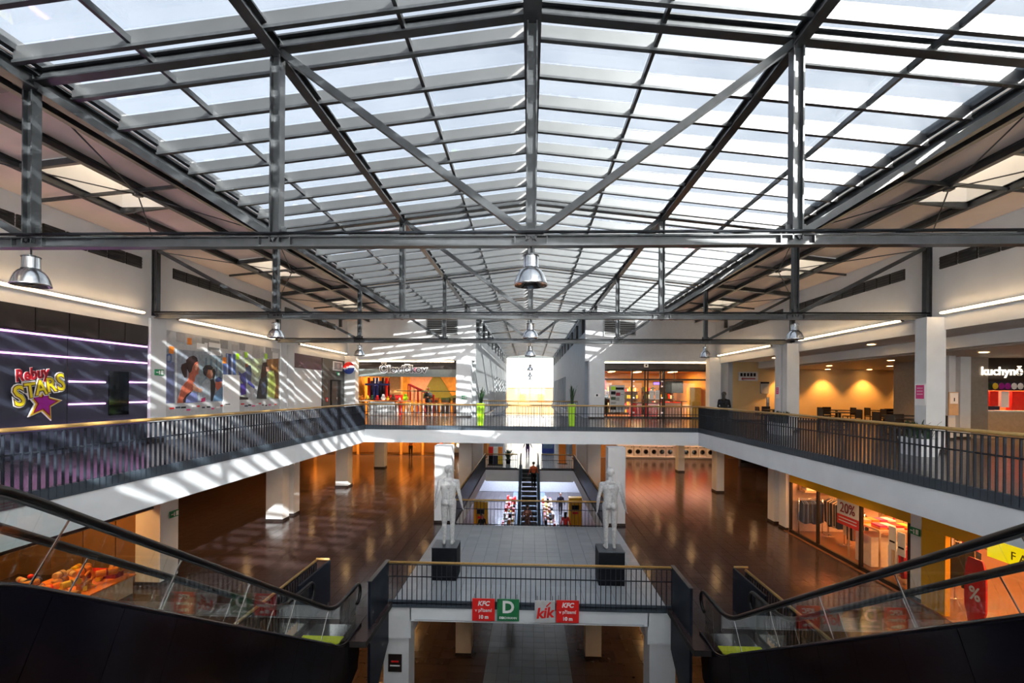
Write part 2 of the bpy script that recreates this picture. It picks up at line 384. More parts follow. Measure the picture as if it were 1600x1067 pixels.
for y in rows:
    yc = y + PIT / 2
    for s in (-1, 1):
        for i in range(4 if yc < 30 else 2):
            if yc > 5 and npan < 296: piece('glass_pane', pm[(s, i)], (0, yc, 0), rf); npan += 1
            else:
                vs, fs = pane_geo(s, xs_h[i], xs_h[i + 1] - 0.01); rest.add([(a, b + yc, c) for a, b, c in vs], fs)
rest.build('glass_panes', pane_m, rf, kind='stuff')
for x, w, h, y1 in ((0, 0.25, 0.22, 70), (3.67, 0.16, 0.2, 70), (-3.67, 0.16, 0.2, 70), (7.3, 0.2, 0.26, 30), (-7.3, 0.2, 0.26, 30)):
    MB().ibeam((x, -7, zt(x) - 0.08), (x, y1, zt(x) - 0.08), w, h, 0.03).build('roof_beam', steel, rf)
for x, y1 in ((1.835, 70), (-1.835, 70), (5.505, 30), (-5.505, 30)):
    MB().bar((x, -7, zt(x) - 0.0), (x, y1, zt(x) - 0.0), 0.055, 0.09).build('glazing_bar', steel, rf)
for s in (-1, 1):   # stepped gutter edge of the glass and side roof sheets
    MB().bar((s * 7.16, -7, zt(7.16) + 0.16), (s * 7.16, 30, zt(7.16) + 0.16), 0.1, 0.16).build('gutter_edge', steel, rf)
    MB().bar((s * 7.62, -7, zt(7.62) - 0.12), (s * 7.62, 30, zt(7.62) - 0.12), 0.1, 0.1).build('side_purlin', steel, rf)
    for x in (8.6, 9.8): MB().ibeam((s * x, -7, zt(x) - 0.02), (s * x, 30, zt(x) - 0.02), 0.12, 0.16).build('side_purlin', steel, rf)
    for n in range(-1, 4):
        y0 = 7 * n; y1 = y0 + 7 if n < 3 else y0 + 7
        if n == 3: y1 = 30
        k0, k1 = y0 + 2.2, y0 + 4.4
        for a, b, c, d in ((7.3, 8.66, y0, y1), (9.74, 11.3, y0, y1), (8.66, 9.74, y0, k0), (8.66, 9.74, k1, y1)):
            q = MB(); vs = []
            for zz in (0.07, 0.15):
                for x, y in ((a, c + .01), (b, c + .01), (b, d - .01), (a, d - .01)): vs.append((s * x, y, zt(x) + zz))
            fs = [(3, 2, 1, 0), (4, 5, 6, 7), (0, 1, 5, 4), (1, 2, 6, 5), (2, 3, 7, 6), (3, 0, 4, 7)]
            q.add(vs, fs if s > 0 else [f[::-1] for f in fs]); q.build('roof_sheet', roofpan, rf)
        q = MB()   # skylight upstand
        for a, b, c, d in ((8.62, 8.68, k0, k1), (9.72, 9.78, k0, k1), (8.62, 9.78, k0 - .05, k0), (8.62, 9.78, k1, k1 + .05)):
            q.box(s * a, s * b, c, d, zt(9.2) - 0.02, zt(9.2) + 0.62)
        q.build('skylight_well', white, rf)
        MB().box(s * 8.62, s * 9.78, k0, k1, zt(9.2) + 0.62, zt(9.2) + 0.65).build('skylight_pane', opal, rf)
        q = MB()
        for yy in (k0 - 0.06, k1 + 0.06): q.bar((s * 8.6, yy, zt(8.6) - 0.04), (s * 9.8, yy, zt(9.8) - 0.04), 0.08, 0.12)
        q.build('skylight_trimmer', steel, rf)
        q = MB()
        m0 = (s * 8.6, y0 + 3.5, zt(8.6) - 0.16)
        for p in ((s * 7.4, y0 + .1, zt(7.4) - .1), (s * 7.4, y0 + 6.9, zt(7.4) - .1), (s * 10.8, y0 + .1, zt(10.8) - .15), (s * 10.8, y0 + 6.9, zt(10.8) - .15)): q.tube([m0, p], 0.014, 6)
        q.box(m0[0] - .07, m0[0] + .07, m0[1] - .07, m0[1] + .07, m0[2] - .04, m0[2] + .02)
        q.build('brace_rod', steel, rf)
        MB().bar((s * 7.3, y0 + 3.5, zt(7.3) - 0.1), (s * 10.9, y0 + 3.5, zt(10.9) - 0.02), 0.05, 0.07).build('side_rafter', steel, rf)

PX = [-10.9, -7.34, -3.67, 0, 3.67, 7.34, 10.9]; ZC = 3.68
ordn = ['nearest', 'second', 'third', 'fourth', 'fifth', 'sixth', 'seventh', 'eighth', 'ninth', 'tenth']
def truss(y, label, full=True, bottom=True):
    xs = PX if full else PX[2:5]
    t = thing('roof_truss', (0, y, ZC), label, 'truss', 'steel trusses under the glass roof')
    xe = xs[-1]
    for s in (-1, 1): MB().ibeam((0, y, zt(0)), (s * xe, y, zt(xe)), 0.16, 0.19, 0.025).build('top_chord', steel, t)
    if bottom: 
        MB().ibeam((-xe, y, ZC), (xe, y, ZC), 0.15, 0.155, 0.022).build('bottom_chord', steel, t)
        q = MB().tube([(-xe, y - 0.1, ZC + 0.1), (xe, y - 0.1, ZC + 0.1)], 0.022, 6); q.build('conduit', black, t)
    for x in xs:
        zb = ZC if bottom else (zt(x) - 0.5)
        MB().ibeam((x, y, zb), (x, y, zt(x)), 0.16 if abs(x) > 10 else 0.15, 0.15, 0.02, up=(1, 0, 0)).build('post', steel, t)
    if bottom:
        for i in range(len(xs) - 1):
            a, b = xs[i], xs[i + 1]
            if a < 0: p0, p1 = (a, y, zt(a) - .08), (b, y, ZC + .05)
            else: p0, p1 = (a, y, ZC + .05), (b, y, zt(b) - .08)
            MB().bar(p0, p1, 0.1, 0.1, up=(0, 1, 0)).build('diagonal', steel, t)
        for x in xs[1:-1] if full else xs:
            q = MB()
            for s in (-1, 1): q.box(x + s * .22, x + s * .235, y - .075, y + .075, ZC - .06, ZC + .06)
            q.box(x - .14, x + .14, y - .012, y + .012, ZC + .05, ZC + .22); q.build('gusset', steel, t)
    return t
truss(-7, 'steel roof truss behind the photographer'); truss(0, 'steel roof truss directly overhead the photographer')
for n in (1, 2, 3): truss(7 * n, ['', 'nearest full-width steel roof truss, its bottom chord crossing the whole picture', 'second full-width steel roof truss, ending on the wall columns', 'third full-width steel roof truss, before the far gallery'][n])
truss(28, 'rafters of the roof frame just before the far shop wall', bottom=False)
for k in range(6): truss(35 + 7 * k, '%s narrow roof truss inside the far corridor' % ordn[k], full=False, bottom=False)

# ------------------------------------------------------------------ walls of the upper hall
def slope_wall(name, x0, x1, y0, y1, z0, m):     # wall across the hall up to the roof
    q = MB(); a, b = (x0, x1)
    q.prism([(a, z0), (b, z0), (b, zt(b) + 0.1), (a, zt(a) + 0.1)], y0, y1, 'y'); return q
wl = thing('wall_left', (-11.1, 11, 0), kind='structure', label='white left wall of the hall')
MB().box(-11.4, -11.1, -8, 30, 3.37, 5.9).build('upper_wall', white, wl)
MB().box(-11.4, -11.1, 14.05, 30, 0, 3.37).build('lower_wall', white, wl)
MB().box(-11.4, -11.12, 14.05, 30, -0.68, 0).build('wall_base', white, wl)
MB().box(-11.1, -11.08, 22.78, 25.9, 0, 0.1).build('skirting', steel, wl)
MB().box(-11.1, -11.07, 22.78, 25.9, 2.62, 3.3).build('dark_transom', maroon and pl('plum panel', (0.06, 0.02, 0.05)), wl)
MB().box(-11.1, -11.05, 25.95, 29.6, 0, 3.3).build('dark_panel', pl('charcoal wall', (0.07, 0.075, 0.075)), wl)
def vent(parent, x, ya, yb, za, zb, n):
    w = (yb - ya) / n
    for k in range(n):
        q = MB(); q.m = 0; q.box(x - .02, x + .02, ya + k * w + .03, ya + (k + 1) * w - .03, za, zb); q.m = 1
        for j in range(4): q.box(x - .035, x + .035, ya + k * w + .03, ya + (k + 1) * w - .03, za + (zb - za) * (j + .35) / 4, za + (zb - za) * (j + .55) / 4)
        q.build('vent_grille', [pl('vent shadow', (0.05, 0.048, 0.045)), steel], parent)
for s, par in ((-1, wl),):
    for n in range(0, 4): vent(par, -11.08, 7 * n + 0.9, 7 * n + 6.7, 4.98, 5.3, 10)
wr = thing('wall_right', (11.0, 11, 3.3), kind='structure', label='white upper wall over the food court on the right')
MB().box(11.0, 11.3, -8, 30, 3.28, 5.9).build('upper_wall', white, wr)
for n in range(0, 4): vent(wr, 10.98, 7 * n + 0.9, 7 * n + 6.7, 4.92, 5.24, 10)
MB().box(12.7, 13.0, -8, 28, 2.95, 3.3).build('drop_beam', white, wr)
MB().box(11.3, 24, -8, 28.2, 3.3, 3.4).build('ceiling_board', white, wr)
MB().box(13.0, 24, -8, 28.2, 2.9, 2.98).build('low_ceiling_board', pl('beige ceiling', (0.5, 0.42, 0.35)), wr)
wfd = thing('wall_food_court', (16, 28, 0), kind='structure', label='warm cream back wall of the food court')
MB().box(11.3, 24, 28.0, 28.2, 0, 3.3).build('back_wall', cream, wfd)
MB().box(23.8, 24, -8, 28.0, 0, 3.3).build('end_wall', cream, wfd)
MB().box(11.06, 11.3, 28.0, 30.2, 0, 3.28).build('return_wall', greywall, wfd)
MB().box(11.3, 24, 27.97, 28.0, 0, 0.1).build('skirting', dark, wfd)
wb_ = thing('wall_far', (0, 30, 3.4), kind='structure', label='white far wall over the two shops')
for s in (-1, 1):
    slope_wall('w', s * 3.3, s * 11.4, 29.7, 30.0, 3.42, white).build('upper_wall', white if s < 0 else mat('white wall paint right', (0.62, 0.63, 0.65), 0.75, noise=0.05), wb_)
    q = MB(); xa, xb = (4.4, 6.25)
    q.m = 0; q.box(s * xa, s * xb, 29.66, 29.7, 4.98, 5.9); q.m = 1
    for j in range(7): q.box(s * xa, s * xb, 29.62, 29.68, 5.0 + j * .13, 5.03 + j * .13)
    for x in (xa, xb, xa + .9): q.box(s * (x - .03), s * (x + .03), 29.61, 29.69, 4.95, 5.93)
    q.build('vent_grille', [pl('vent shadow', (0.05, 0.048, 0.045)), grey], wb_)
struct('wall_back', MB().box(-11.4, 11.4, -7.3, -7.0, -8, 0.3), white, label='white rear wall behind the photographer')
gb = thing('window_4', (0, -7.1, 0.3), kind='structure', label='frosted glazed gable behind the photographer')  # unseen gable, added so its translucent panes throw soft fill light forward
for k in range(12):
    a, b = -11.3 + 1.883 * k, -11.3 + 1.883 * (k + 1) - .06
    MB().prism([(a, 0.3), (b, 0.3), (b, zt(b) + .12), (a, zt(a) + .12)], -7.16, -7.13, 'y').build('frosted_fill_pane', frost, gb)
    MB().box(b, b + .06, -7.2, -7.08, 0.3, zt(b) + .1).build('mullion', steel, gb)
# far corridor walls
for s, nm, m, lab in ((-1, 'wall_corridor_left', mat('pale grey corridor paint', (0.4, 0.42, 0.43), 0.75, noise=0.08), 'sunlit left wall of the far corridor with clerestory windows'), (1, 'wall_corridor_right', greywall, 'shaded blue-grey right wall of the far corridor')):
    c = thing(nm, (s * 3.45, 50, 0), kind='structure', label=lab)
    x0, x1 = s * 3.3, s * 3.6
    # wall with a band of window openings
    wy = [46 + 2.2 * k for k in range(10)]
    q = MB(); q.box(x0, x1, 30, 70, 3.0, 5.2); q.box(x0, x1, 30, 70, -0.7, 0.5); q.box(x0, x1, 30, wy[0], 0.5, 3.0)
    for k in range(10): q.box(x0, x1, wy[k] + 1.3, wy[k + 1] if k < 9 else 70, 0.5, 3.0)
    q.build('wall_face', m, c)
    for k in range(10): MB().box(s * 3.42, s * 3.46, wy[k], wy[k] + 1.3, 0.5, 3.0).build('window_pane', gl_dark, c)
    MB().box(x0, x1, 30, 70, 6.35, 6.6).build('head_beam', m, c)
    for k in range(21):
        MB().box(s * 3.3, s * 3.55, 30 + 2 * k - .14, 30 + 2 * k + .14, 5.2, 6.35).build('mullion', m if k % 2 == 0 else steel, c)
        if k < 20: MB().box(s * 3.44, s * 3.46, 30.14 + 2 * k, 31.86 + 2 * k, 5.2, 6.35).build('clerestory_pane', gl_dark, c)
    MB().box(s * 3.3, s * 3.35, 31.2, 70, -0.7, 0).build('void_fascia', white_b, c)
# end window
we = thing('window_1', (0, 70, ZL), kind='structure', label='overexposed glazed end of the far corridor')
for i in range(4):
    for j in range(5):
        MB().box(-3.25 + 1.63 * i, -3.25 + 1.63 * i + 1.58, 70, 70.02, ZL + .1 + j * 2.1, ZL + .1 + j * 2.1 + 2.05).build('pane', gl_clear, we)
q = MB()
for i in range(5): q.box(-3.28 + 1.63 * i, -3.22 + 1.63 * i, 69.97, 70.05, ZL, zt(3))
for z in (0.1, ): q.box(-3.28, 3.28, 69.97, 70.05, z - .03, z + .03)
q.build('window_frame', pl('pale frame', (0.6, 0.6, 0.6)), we)
struct('ground', MB().box(-90, 90, 71, 200, ZL - 0.3, ZL - 0.1), pl('pale paving', (0.7, 0.66, 0.6)), label='sunlit paving outside the end window')
hb = thing('town_house', (0, 118, ZL), 'pale orange house far outside the end window', 'building')
MB().box(-22, 16, 118, 126, ZL, 2.6).build('facade', pl('peach render', (0.3, 0.16, 0.06)), hb)
MB().prism([(-22.5, 2.6), (16.5, 2.6), (12, 9.5), (-18, 9.5)], 117.5, 126.5, 'y').build('roof', pl('pale tile roof', (0.9, 0.86, 0.8)), hb)
for k in range(8): MB().box(-20 + 4.4 * k, -18.6 + 4.4 * k, 117.9, 118, -0.8, 1.0).build('window', orange, hb)

# lower level enclosing walls
def lw(name, x0, x1, y0, y1, m, lab, z0=ZL, z1=-0.68): return struct(name, MB().box(x0, x1, y0, y1, z0, z1), m, label=lab)
brownwall = pl('brown shop wall', (0.28, 0.15, 0.06))
lw('wall_lower_left', -21.2, -21, -8, 41.6, brownwall, 'brown far left wall of the lower level')
lw('wall_lower_right', 20, 20.2, 20, 41.6, brownwall, 'brown far right wall of the lower level')
lw('wall_lower_front', -21, 20, 0.2, 0.4, dark, 'dark wall below the near gallery', z0=ZB)
for s, n in ((-1, 'left'), (1, 'right')):
    lw('wall_lower_corridor_' + n, s * 3.35, s * 3.6, 42.0, 70, greywall, 'lower corridor wall on the ' + n)
    lw('wall_basement_' + n, s * 8.0, s * 8.2, 0.4, 46, pl('basement cream wall', (0.5, 0.36, 0.2)), 'cream basement wall on the ' + n, z0=ZB, z1=ZL - 0.1)
lw('wall_basement_far', -8, 8, 46, 46.2, pl('basement pale wall', (0.5, 0.5, 0.52)), 'pale far wall of the basement', z0=ZB, z1=ZL - 0.1)

# ------------------------------------------------------------------ columns
def column(x0, x1, y0, y1, z0, z1, label, m=colpaint, cap=None, plinth=True):
    t = thing('column', ((x0 + x1) / 2, (y0 + y1) / 2, z0), label, 'column', 'square columns of the hall')
    MB().box(x0, x1, y0, y1, z0, z1).build('shaft', m, t)
    if plinth: MB().box(x0 - .015, x1 + .015, y0 - .015, y1 + .015, z0, z0 + 0.1).build('plinth', dark, t)
    if cap: MB().box(*cap).build('corbel', m, t)
    return t
for s, sd in ((-1, 'left'), (1, 'right')):
    for lv, z0, z1, nm in ((0, 0.001, 3.62, 'upper'), (1, ZL + .001, -0.69, 'lower')):
        a, b = sorted((s * 10.4, s * 11.05))
        if lv == 1: a, b = sorted((s * 10.15, s * 10.85))
        for k, (y0, y1, w) in enumerate(((13.25, 13.95, 'nearest'), (20.0, 20.55, 'front one of the paired'), (20.95, 21.5, 'rear one of the paired'), (27.3, 28.0, 'far'), (34.2, 34.9, 'farthest'))):
            if lv == 0 and k == 4: continue
            if lv == 0 and k == 3: y0, y1 = 29.05, 29.65
            if lv == 0 and s > 0 and k < 3: a, b = 10.55, 11.05; y0, y1 = ((13.55, 13.95), (20.7, 21.05), (21.2, 21.7))[k]
            if lv == 0 and s < 0 and k < 3: a, b = -11.12, -11.03; y0, y1 = ((13.98, 14.6), (21.5, 22.05), (22.12, 22.75))[k]
            if lv == 0 and k == 3: a, b = sorted((s * 10.4, s * 11.05))
            if lv == 1 and s > 0 and k == 0: a, b, y0, y1 = 10.19, 10.6, 13.22, 13.58
            column(a, b, y0, y1, z0, z1, '%s %s column of the %s level row' % (w, sd, nm), colpaint)
    for k, y in enumerate((20.2, 27.2, 33.6)):
        a, b = sorted((s * 3.2, s * 3.9))
        column(a, b, y, y + 0.7, ZL + .001, -0.69, '%s white column %s of the central floor opening' % (ordn[k], sd))
    a, b = sorted((s * 3.5, s * 4.4))
    column(a, b, 29.3, 30.0, 0.001, 3.42, 'pale wide pilaster at the %s corridor corner of the upper level' % sd, colpaint)
    a, b = sorted((s * 3.1, s * 3.76)); c0, c1 = sorted((s * 3.02, s * 3.66))
    column(a, b, 12.75, 13.4, ZB + .001, ZL - 0.9, '%s white column carrying the front corner of the statue bridge' % sd, colpaint, cap=(c0, c1, 12.62, 13.5, ZL - .95, ZL - .12))
    column(*sorted((s * 2.0, s * 2.55)), 17.3, 17.9, ZB + .001, ZL - 0.36, '%s column standing under the middle of the statue bridge' % sd, mat('warm column paint', (0.55, 0.45, 0.32), 0.65, noise=0.05))

# ------------------------------------------------------------------ railings
bal_cache = {}
def railing(label, p0, p1, z, hh=0.97, mid=0.62, sp=0.125, zb=-0.02, base_plate=None, name='railing', group=None):
    p0, p1 = Vector(p0), Vector(p1); d = p1 - p0; L = d.length; dn = d.normalized(); ang = math.atan2(dn.y, dn.x)
    t = thing(name, (p0.x, p0.y, z), label, 'railing', group)
    a = (p0.x, p0.y); b = (p1.x, p1.y)
    MB().tube([(a[0], a[1], z + hh), (b[0], b[1], z + hh)], 0.032, 10).build('handrail', wood, t)
    MB().bar((a[0], a[1], z + hh - .055), (b[0], b[1], z + hh - .055), 0.04, 0.012).build('top_rail', steel_rail, t)
    MB().bar((a[0], a[1], z + mid), (b[0], b[1], z + mid), 0.02, 0.025).build('mid_rail', steel_rail, t)
    MB().bar((a[0], a[1], z + .06 + zb), (b[0], b[1], z + .06 + zb), 0.03, 0.03).build('bottom_rail', steel_rail, t)
    if base_plate: MB().bar((a[0], a[1], z + base_plate[0] / 2 + base_plate[1] / 2), (b[0], b[1], z + base_plate[0] / 2 + base_plate[1] / 2), 0.03, base_plate[1] - base_plate[0]).build('edge_band', plate_m, t)
    key = (round(hh, 2), round(zb, 2))
    if key not in bal_cache:
        bal_cache[key] = MB().box(-.008, .008, -.02, .02, zb, hh - .05).mesh('baluster', steel_rail)
    n = int(L / sp)
    for k in range(n + 1):
        p = p0 + dn * (L * k / n); piece('baluster', bal_cache[key], (p.x, p.y, z), t, ang)
    return t
railing('long wood-topped railing of the left gallery', (-SE, 0.6, 0), (-SE, YF - 0.03, 0), 0, zb=-0.1)
railing('long wood-topped railing of the right gallery', (SE, 0.6, 0), (SE, YF - 0.03, 0), 0, zb=-0.1)
railing('wood-topped railing along the far gallery edge', (-SE, YF, 0), (SE, YF, 0), 0, zb=-0.1)
railing('railing at the near landing under the camera', (-3.1, 0.55, 0), (3.1, 0.55, 0), 0)
railing('railing behind the lime planters, guarding the corridor void', (-3.0, 31.1, 0), (3.0, 31.1, 0), 0)
railing('wood-topped railing at the front of the statue bridge', (-3.62, 12.58, ZL), (3.6, 12.58, ZL), ZL, 1.02, 0.66, zb=-0.08, base_plate=(-0.13, 0.06))
railing('wood-topped railing at the back of the statue bridge', (-3.1, 19.98, ZL), (3.1, 19.98, ZL), ZL, 1.02, 0.66, sp=0.14)
railing('railing across the far end of the floor opening left of the small escalator', (-3.1, 34.85, ZL), (-0.85, 34.85, ZL), ZL, 1.02, 0.6, base_plate=(-0.1, 0.05))
railing('railing across the far end of the floor opening right of the small escalator', (0.85, 34.85, ZL), (3.1, 34.85, ZL), ZL, 1.02, 0.6, base_plate=(-0.1, 0.05))
railing('slanted-looking rail beside the left escalator void', (-5.5, 4.5, ZL), (-5.5, 12.6, ZL), ZL, 1.02, 0.66, zb=-0.1)
railing('slanted-looking rail beside the right escalator void', (5.4, 4.5, ZL), (5.4, 12.5, ZL), ZL, 1.02, 0.66, zb=-0.1)
for s, sd in ((-1, 'left'), (1, 'right')):
    t = thing('parapet', (s * 3.1, 27, ZL), 'dark sloping-looking parapet along the %s side of the floor opening' % sd, 'parapet', 'dark parapets of the lower level')
    MB().box(s * 3.1, s * 3.16, 20.0, 34.85, ZL - .12, ZL + 0.92).build('panel', steel_navy, t)
    MB().tube([(s * 3.13, 20, ZL + 1.02), (s * 3.13, 34.85, ZL + 1.02)], 0.03, 8).build('handrail', wood, t)
    q = MB()
    for k in range(8): q.bar((s * 3.13, 20.2 + 2.08 * k, ZL + .9), (s * 3.13, 20.2 + 2.08 * k, ZL + 1.0), .03, .03)
    q.build('rail_stub', steel_rail, t)
    MB().box(s * 3.08, s * 3.14, 20.0, 34.85, ZL - .7, ZL - .12).build('fascia', white_b, t)
    # dark panels flanking the escalator landings
    t = thing('parapet', (s * 3.62, 12, ZL), 'tall navy steel panel joining the bridge and the %s escalator' % sd, 'parapet', 'dark parapets of the lower level')
    MB().prism([(11.15, ZL + 1.05), (12.62, ZL + 1.05), (12.62, ZL - 1.05), (11.15, ZL - 2.1)], s * 3.6, s * 3.66, 'x').build('panel', steel_navy, t)
    MB().box(s * 3.58, s * 3.68, 11.15, 12.63, ZL + 1.05, ZL + 1.07).build('cap', steel, t)
    t = thing('parapet', (s * 5.15, 12, ZL), 'navy steel panel on the outer side of the %s escalator landing' % sd, 'parapet', 'dark parapets of the lower level')
    MB().box(s * 5.13, s * 5.18, 10.9, 12.62, ZL - .6, ZL + 1.03).build('panel', steel_navy, t)
    MB().tube([(s * 5.16, 12.62, ZL + 1.05), (s * 5.5, 12.62, ZL + 1.05)], 0.03, 8).build('handrail', wood, t)

# bridge structure
br = thing('trim_bridge', (0, 12.6, ZL), kind='structure', label='white edge beam of the statue bridge')
MB().box(-3.05, 3.05, 12.62, 12.9, ZL - .5, ZL - .1).build('fascia', white_b, br)
MB().box(-3.66, 3.66, 12.9, 20, ZL - .36, ZL - .352).build('soffit', white, br)
for s in (-1, 1):
    MB().box(s * 3.05, s * 3.66, 12.9, 20, ZL - .9, ZL - .352).build('side_beam', mat('warm column paint', (0.55, 0.45, 0.32), 0.65), br)
MB().box(-3.1, 3.1, 19.98, 20.05, ZL - .7, ZL - .012).build('rear_fascia', white_b, br)
MB().box(-3.1, 3.1, 34.8, 34.9, ZL - .9, ZL - .1).build('opening_fascia', white_b, br)

# ------------------------------------------------------------------ escalators
def raw_z(y, y0=3.3, y1=9.9): return 0.95 + (0 if y < y0 else (-(y - y0) * (3.87 / (y1 - y0)) if y < y1 else -3.87))
def rz_(y): return sum(raw_z(y + 0.1 * k) for k in range(-4, 5)) / 9
def ctop(y): return rz_(y) - 0.95 + 0.22 - 0.2 * max(0, min(1, (y - 9.6) / 0.8))
def escalator(s, label):
    t = thing('escalator', (s * 4.5, 7, ZL), label, 'escalator', 'escalators to the lower level')
    ys = [1.0 + 0.2 * k for k in range(int(10.3 / 0.2))] + [11.25]
    for side, x in (('in', 3.95), ('out', 5.05)):
        pts = [(s * x, y, rz_(y)) for y in ys]
        e = pts[-1]
        pts += [(s * x, e[1] + 0.22 * math.sin(a), e[2] - 0.22 + 0.22 * math.cos(a)) for a in (0.4, 0.8, 1.2, 1.57, 2.0, 2.4, 2.8, 3.14)]
        MB().tube(pts, 0.038, 10).build('handrail', rubber, t)
        MB().tube([(p[0], p[1], p[2] - 0.045) for p in pts[:len(ys)]], 0.018, 6).build('rail_track', steel, t)
        # glass panels with joints square to the slope
        jb = [1.0, 2.4] + [3.75 + 1.38 * k for k in range(6)] + [11.2]
        lean = lambda y: 0.36 if 3.3 < y < 9.6 else (0.12 if y < 11 else 0.0)
        for a, b in zip(jb[:-1], jb[1:]):
            n = 7; bot = []; top = []
            for k in range(n + 1):
                yb = a + 0.006 + (b - a - 0.012) * k / n
                yt = yb + lean(a) + (lean(b) - lean(a)) * k / n
                bot.append((yb, ctop(yb) - 0.08)); top.append((yt, rz_(yt) - 0.05))
            q = MB(); poly = bot + top[::-1]
            for k in range(n): q.prism([bot[k], bot[k + 1], top[k + 1], top[k]], s * x - .006, s * x + .006, 'x')
            q.build('glass_panel', gl_esc, t)
            if b < 11: MB().bar((s * x, b, ctop(b)), (s * x, b + lean(b), rz_(b + lean(b)) - .05), .016, .008, up=(1, 0, 0)).build('joint_strip', chrome, t)
        # cladding panels
        xo = s * (3.86 if side == 'in' else 5.14); xi = s * (3.9 if side == 'in' else 5.10)
        cb = [1.0 + 0.72 * k for k in range(14)] + [11.3]
        for a, b in zip(cb[:-1], cb[1:]):
            q = MB(); n = 4
            for k in range(n):
                u0 = a + .004 + (b - a - .008) * k / n; u1 = a + .004 + (b - a - .008) * (k + 1) / n
                dp = lambda u: 1.7 if u < 9 else 1.7 - 0.35 * (u - 9)
                ln = lambda u: 0.5 * dp(u) if 3.0 < u < 9.5 else 0.25 * dp(u)
                q.prism([(u0, ctop(u0)), (u1, ctop(u1)), (u1 - ln(u1), ctop(u1) - dp(u1)), (u0 - ln(u0), ctop(u0) - dp(u0))], xo, xi, 'x')
            q.build('cladding_panel', clad, t)
        q = MB(); q.tube([((xo + xi) / 2, y, ctop(y) + .012) for y in ys + [11.3]], 0.03, 8); q.build('deck_trim', clad, t)
        xk = s * (4.08 if side == 'in' else 4.92)
        q = MB()
        for k in range(len(ys) - 1):
            u0, u1 = ys[k], ys[k + 1]
            q.prism([(u0, ctop(u0) - .02), (u1, ctop(u1) - .02), (u1, rz_(u1) - 1.25), (u0, rz_(u0) - 1.25)], xk - .01, xk + .01, 'x')
        q.build('skirt', steel, t)
    st = MB(); st.m = 0; st.box(-.41, .41, -.2, .2, -.25, 0); st.m = 1; st.box(-.41, .41, -.205, -.17, -.03, .002)
    for k in range(9): st.m = 0; st.box(-.38 + .09 * k, -.35 + .09 * k, -.17, .19, 0, .006)
    sm = st.mesh('step', [grey, yellow])
    for k in range(19): piece('step', sm, (s * 4.5, 2.7 + 0.4 * k, rz_(2.7 + 0.4 * k) - 0.95 - (0.0 if k else 0.01)), t)
    MB().box(s * 4.08, s * 4.92, 10.2, 11.3, ZL - .05, ZL + .003).build('landing_plate', chrome, t)
    MB().box(s * 4.05, s * 4.95, 10.42, 10.72, ZL + .003, ZL + .02).build('comb_strip', pl('bright yellow green', (0.75, 0.85, 0.02)), t)
    q = MB(); q.box(s * 3.9, s * 5.1, 1, 11.2, -20, -20.01)
    return t
escalator(-1, 'black-clad escalator descending on the left of the picture')
escalator(1, 'black-clad escalator descending on the right of the picture')
# small escalator from the basement in the back
t = thing('escalator', (0, 31.5, ZB), 'narrow teal-sided escalator in the central floor opening', 'escalator', 'escalators to the lower level')
def z2(y): return ZB + max(0, min(1, (y - 28.2) / 6.7)) * 3.87
for s in (-1, 1):
    q = MB()
    yy = [27 + .4 * k for k in range(24)]
    for a, b in zip(yy[:-1], yy[1:]): q.prism([(a, z2(a) + .25), (b, z2(b) + .25), (b, z2(b) - .5), (a, z2(a) - .5)], s * .52, s * .72, 'x')
    q.build('side_panel', teal, t)
    q = MB()
    for a, b in zip(yy[:-1], yy[1:]): q.prism([(a, z2(a) + .9), (b, z2(b) + .9), (b, z2(b) + .25), (a, z2(a) + .25)], s * .6, s * .615, 'x')
    q.build('glass_panel', gl_esc, t)
    MB().tube([(s * .61, a, z2(a) + .92) for a in yy], .045, 8).build('handrail', rubber, t)
q = MB().box(-.5, .5, -.2, .2, -.2, 0).mesh('step', steel)
for k in range(18): piece('step', q, (0, 28 + .4 * k, z2(28 + .4 * k)), t)

# ------------------------------------------------------------------ pendant lamps
def lamp_proto():
    t = thing('pendant_lamp', (0, 0, 0), 'x', 'lamp', 'spun metal pendant lamps under the trusses')
    prof = [(0.105, -0.12), (0.11, -0.30), (0.112, -0.305), (0.15, -0.33), (0.185, -0.38), (0.215, -0.45), (0.235, -0.52), (0.24, -0.545)]
    MB().lathe(prof + [(0.236, -0.545), (0.21, -0.46), (0.16, -0.36), (0.10, -0.32)], cap=False, n=32).build('shade', alu, t)
    shd = t.children[0]
    MB().lathe([(0.02, -0.1), (0.09, -0.105), (0.108, -0.12)], n=24).build('housing_cap', alu, t)
    for z in (-0.125, -0.30): MB().lathe([(0.115, z - .006), (0.118, z), (0.115, z + .006)], n=24, cap=False).build('band', steel, shd)
    MB().tube([(0, 0, 0), (0, 0, -0.11)], 0.012, 8).build('hook', steel, t)
    MB().lathe([(0.001, -0.42), (0.05, -0.41), (0.06, -0.36), (0.05, -0.325)], n=16).build('bulb', pl('opal glass', (0.7, 0.7, 0.68)), t)
    MB().lathe([(0.0, -0.330), (0.1, -0.331), (0.1, -0.32), (0.0, -0.319)], n=16).build('reflector_plate', alu, t)
    return t
lp = lamp_proto()
for n in (1, 2, 3):
    for x, nm in ((-7.34, 'left'), (0, 'middle'), (7.34, 'right')):
        if n == 1 and x > 0: continue
        place(lp, (x, 7 * n, ZC - 0.08), 0, '%s pendant lamp hanging from the %s full-width truss' % (nm, ordn[n - 1]))
for k in (0, 2, 4):
    o = place(lp, (0, 35 + 7 * k, ZC - 0.08), 0, 'small distant pendant lamp under the %s corridor truss' % ordn[k])
    MB().tube([(0, 35 + 7 * k, ZC - .1), (0, 35 + 7 * k, zt(0))], .015, 6).build('suspension_rod', steel, o)

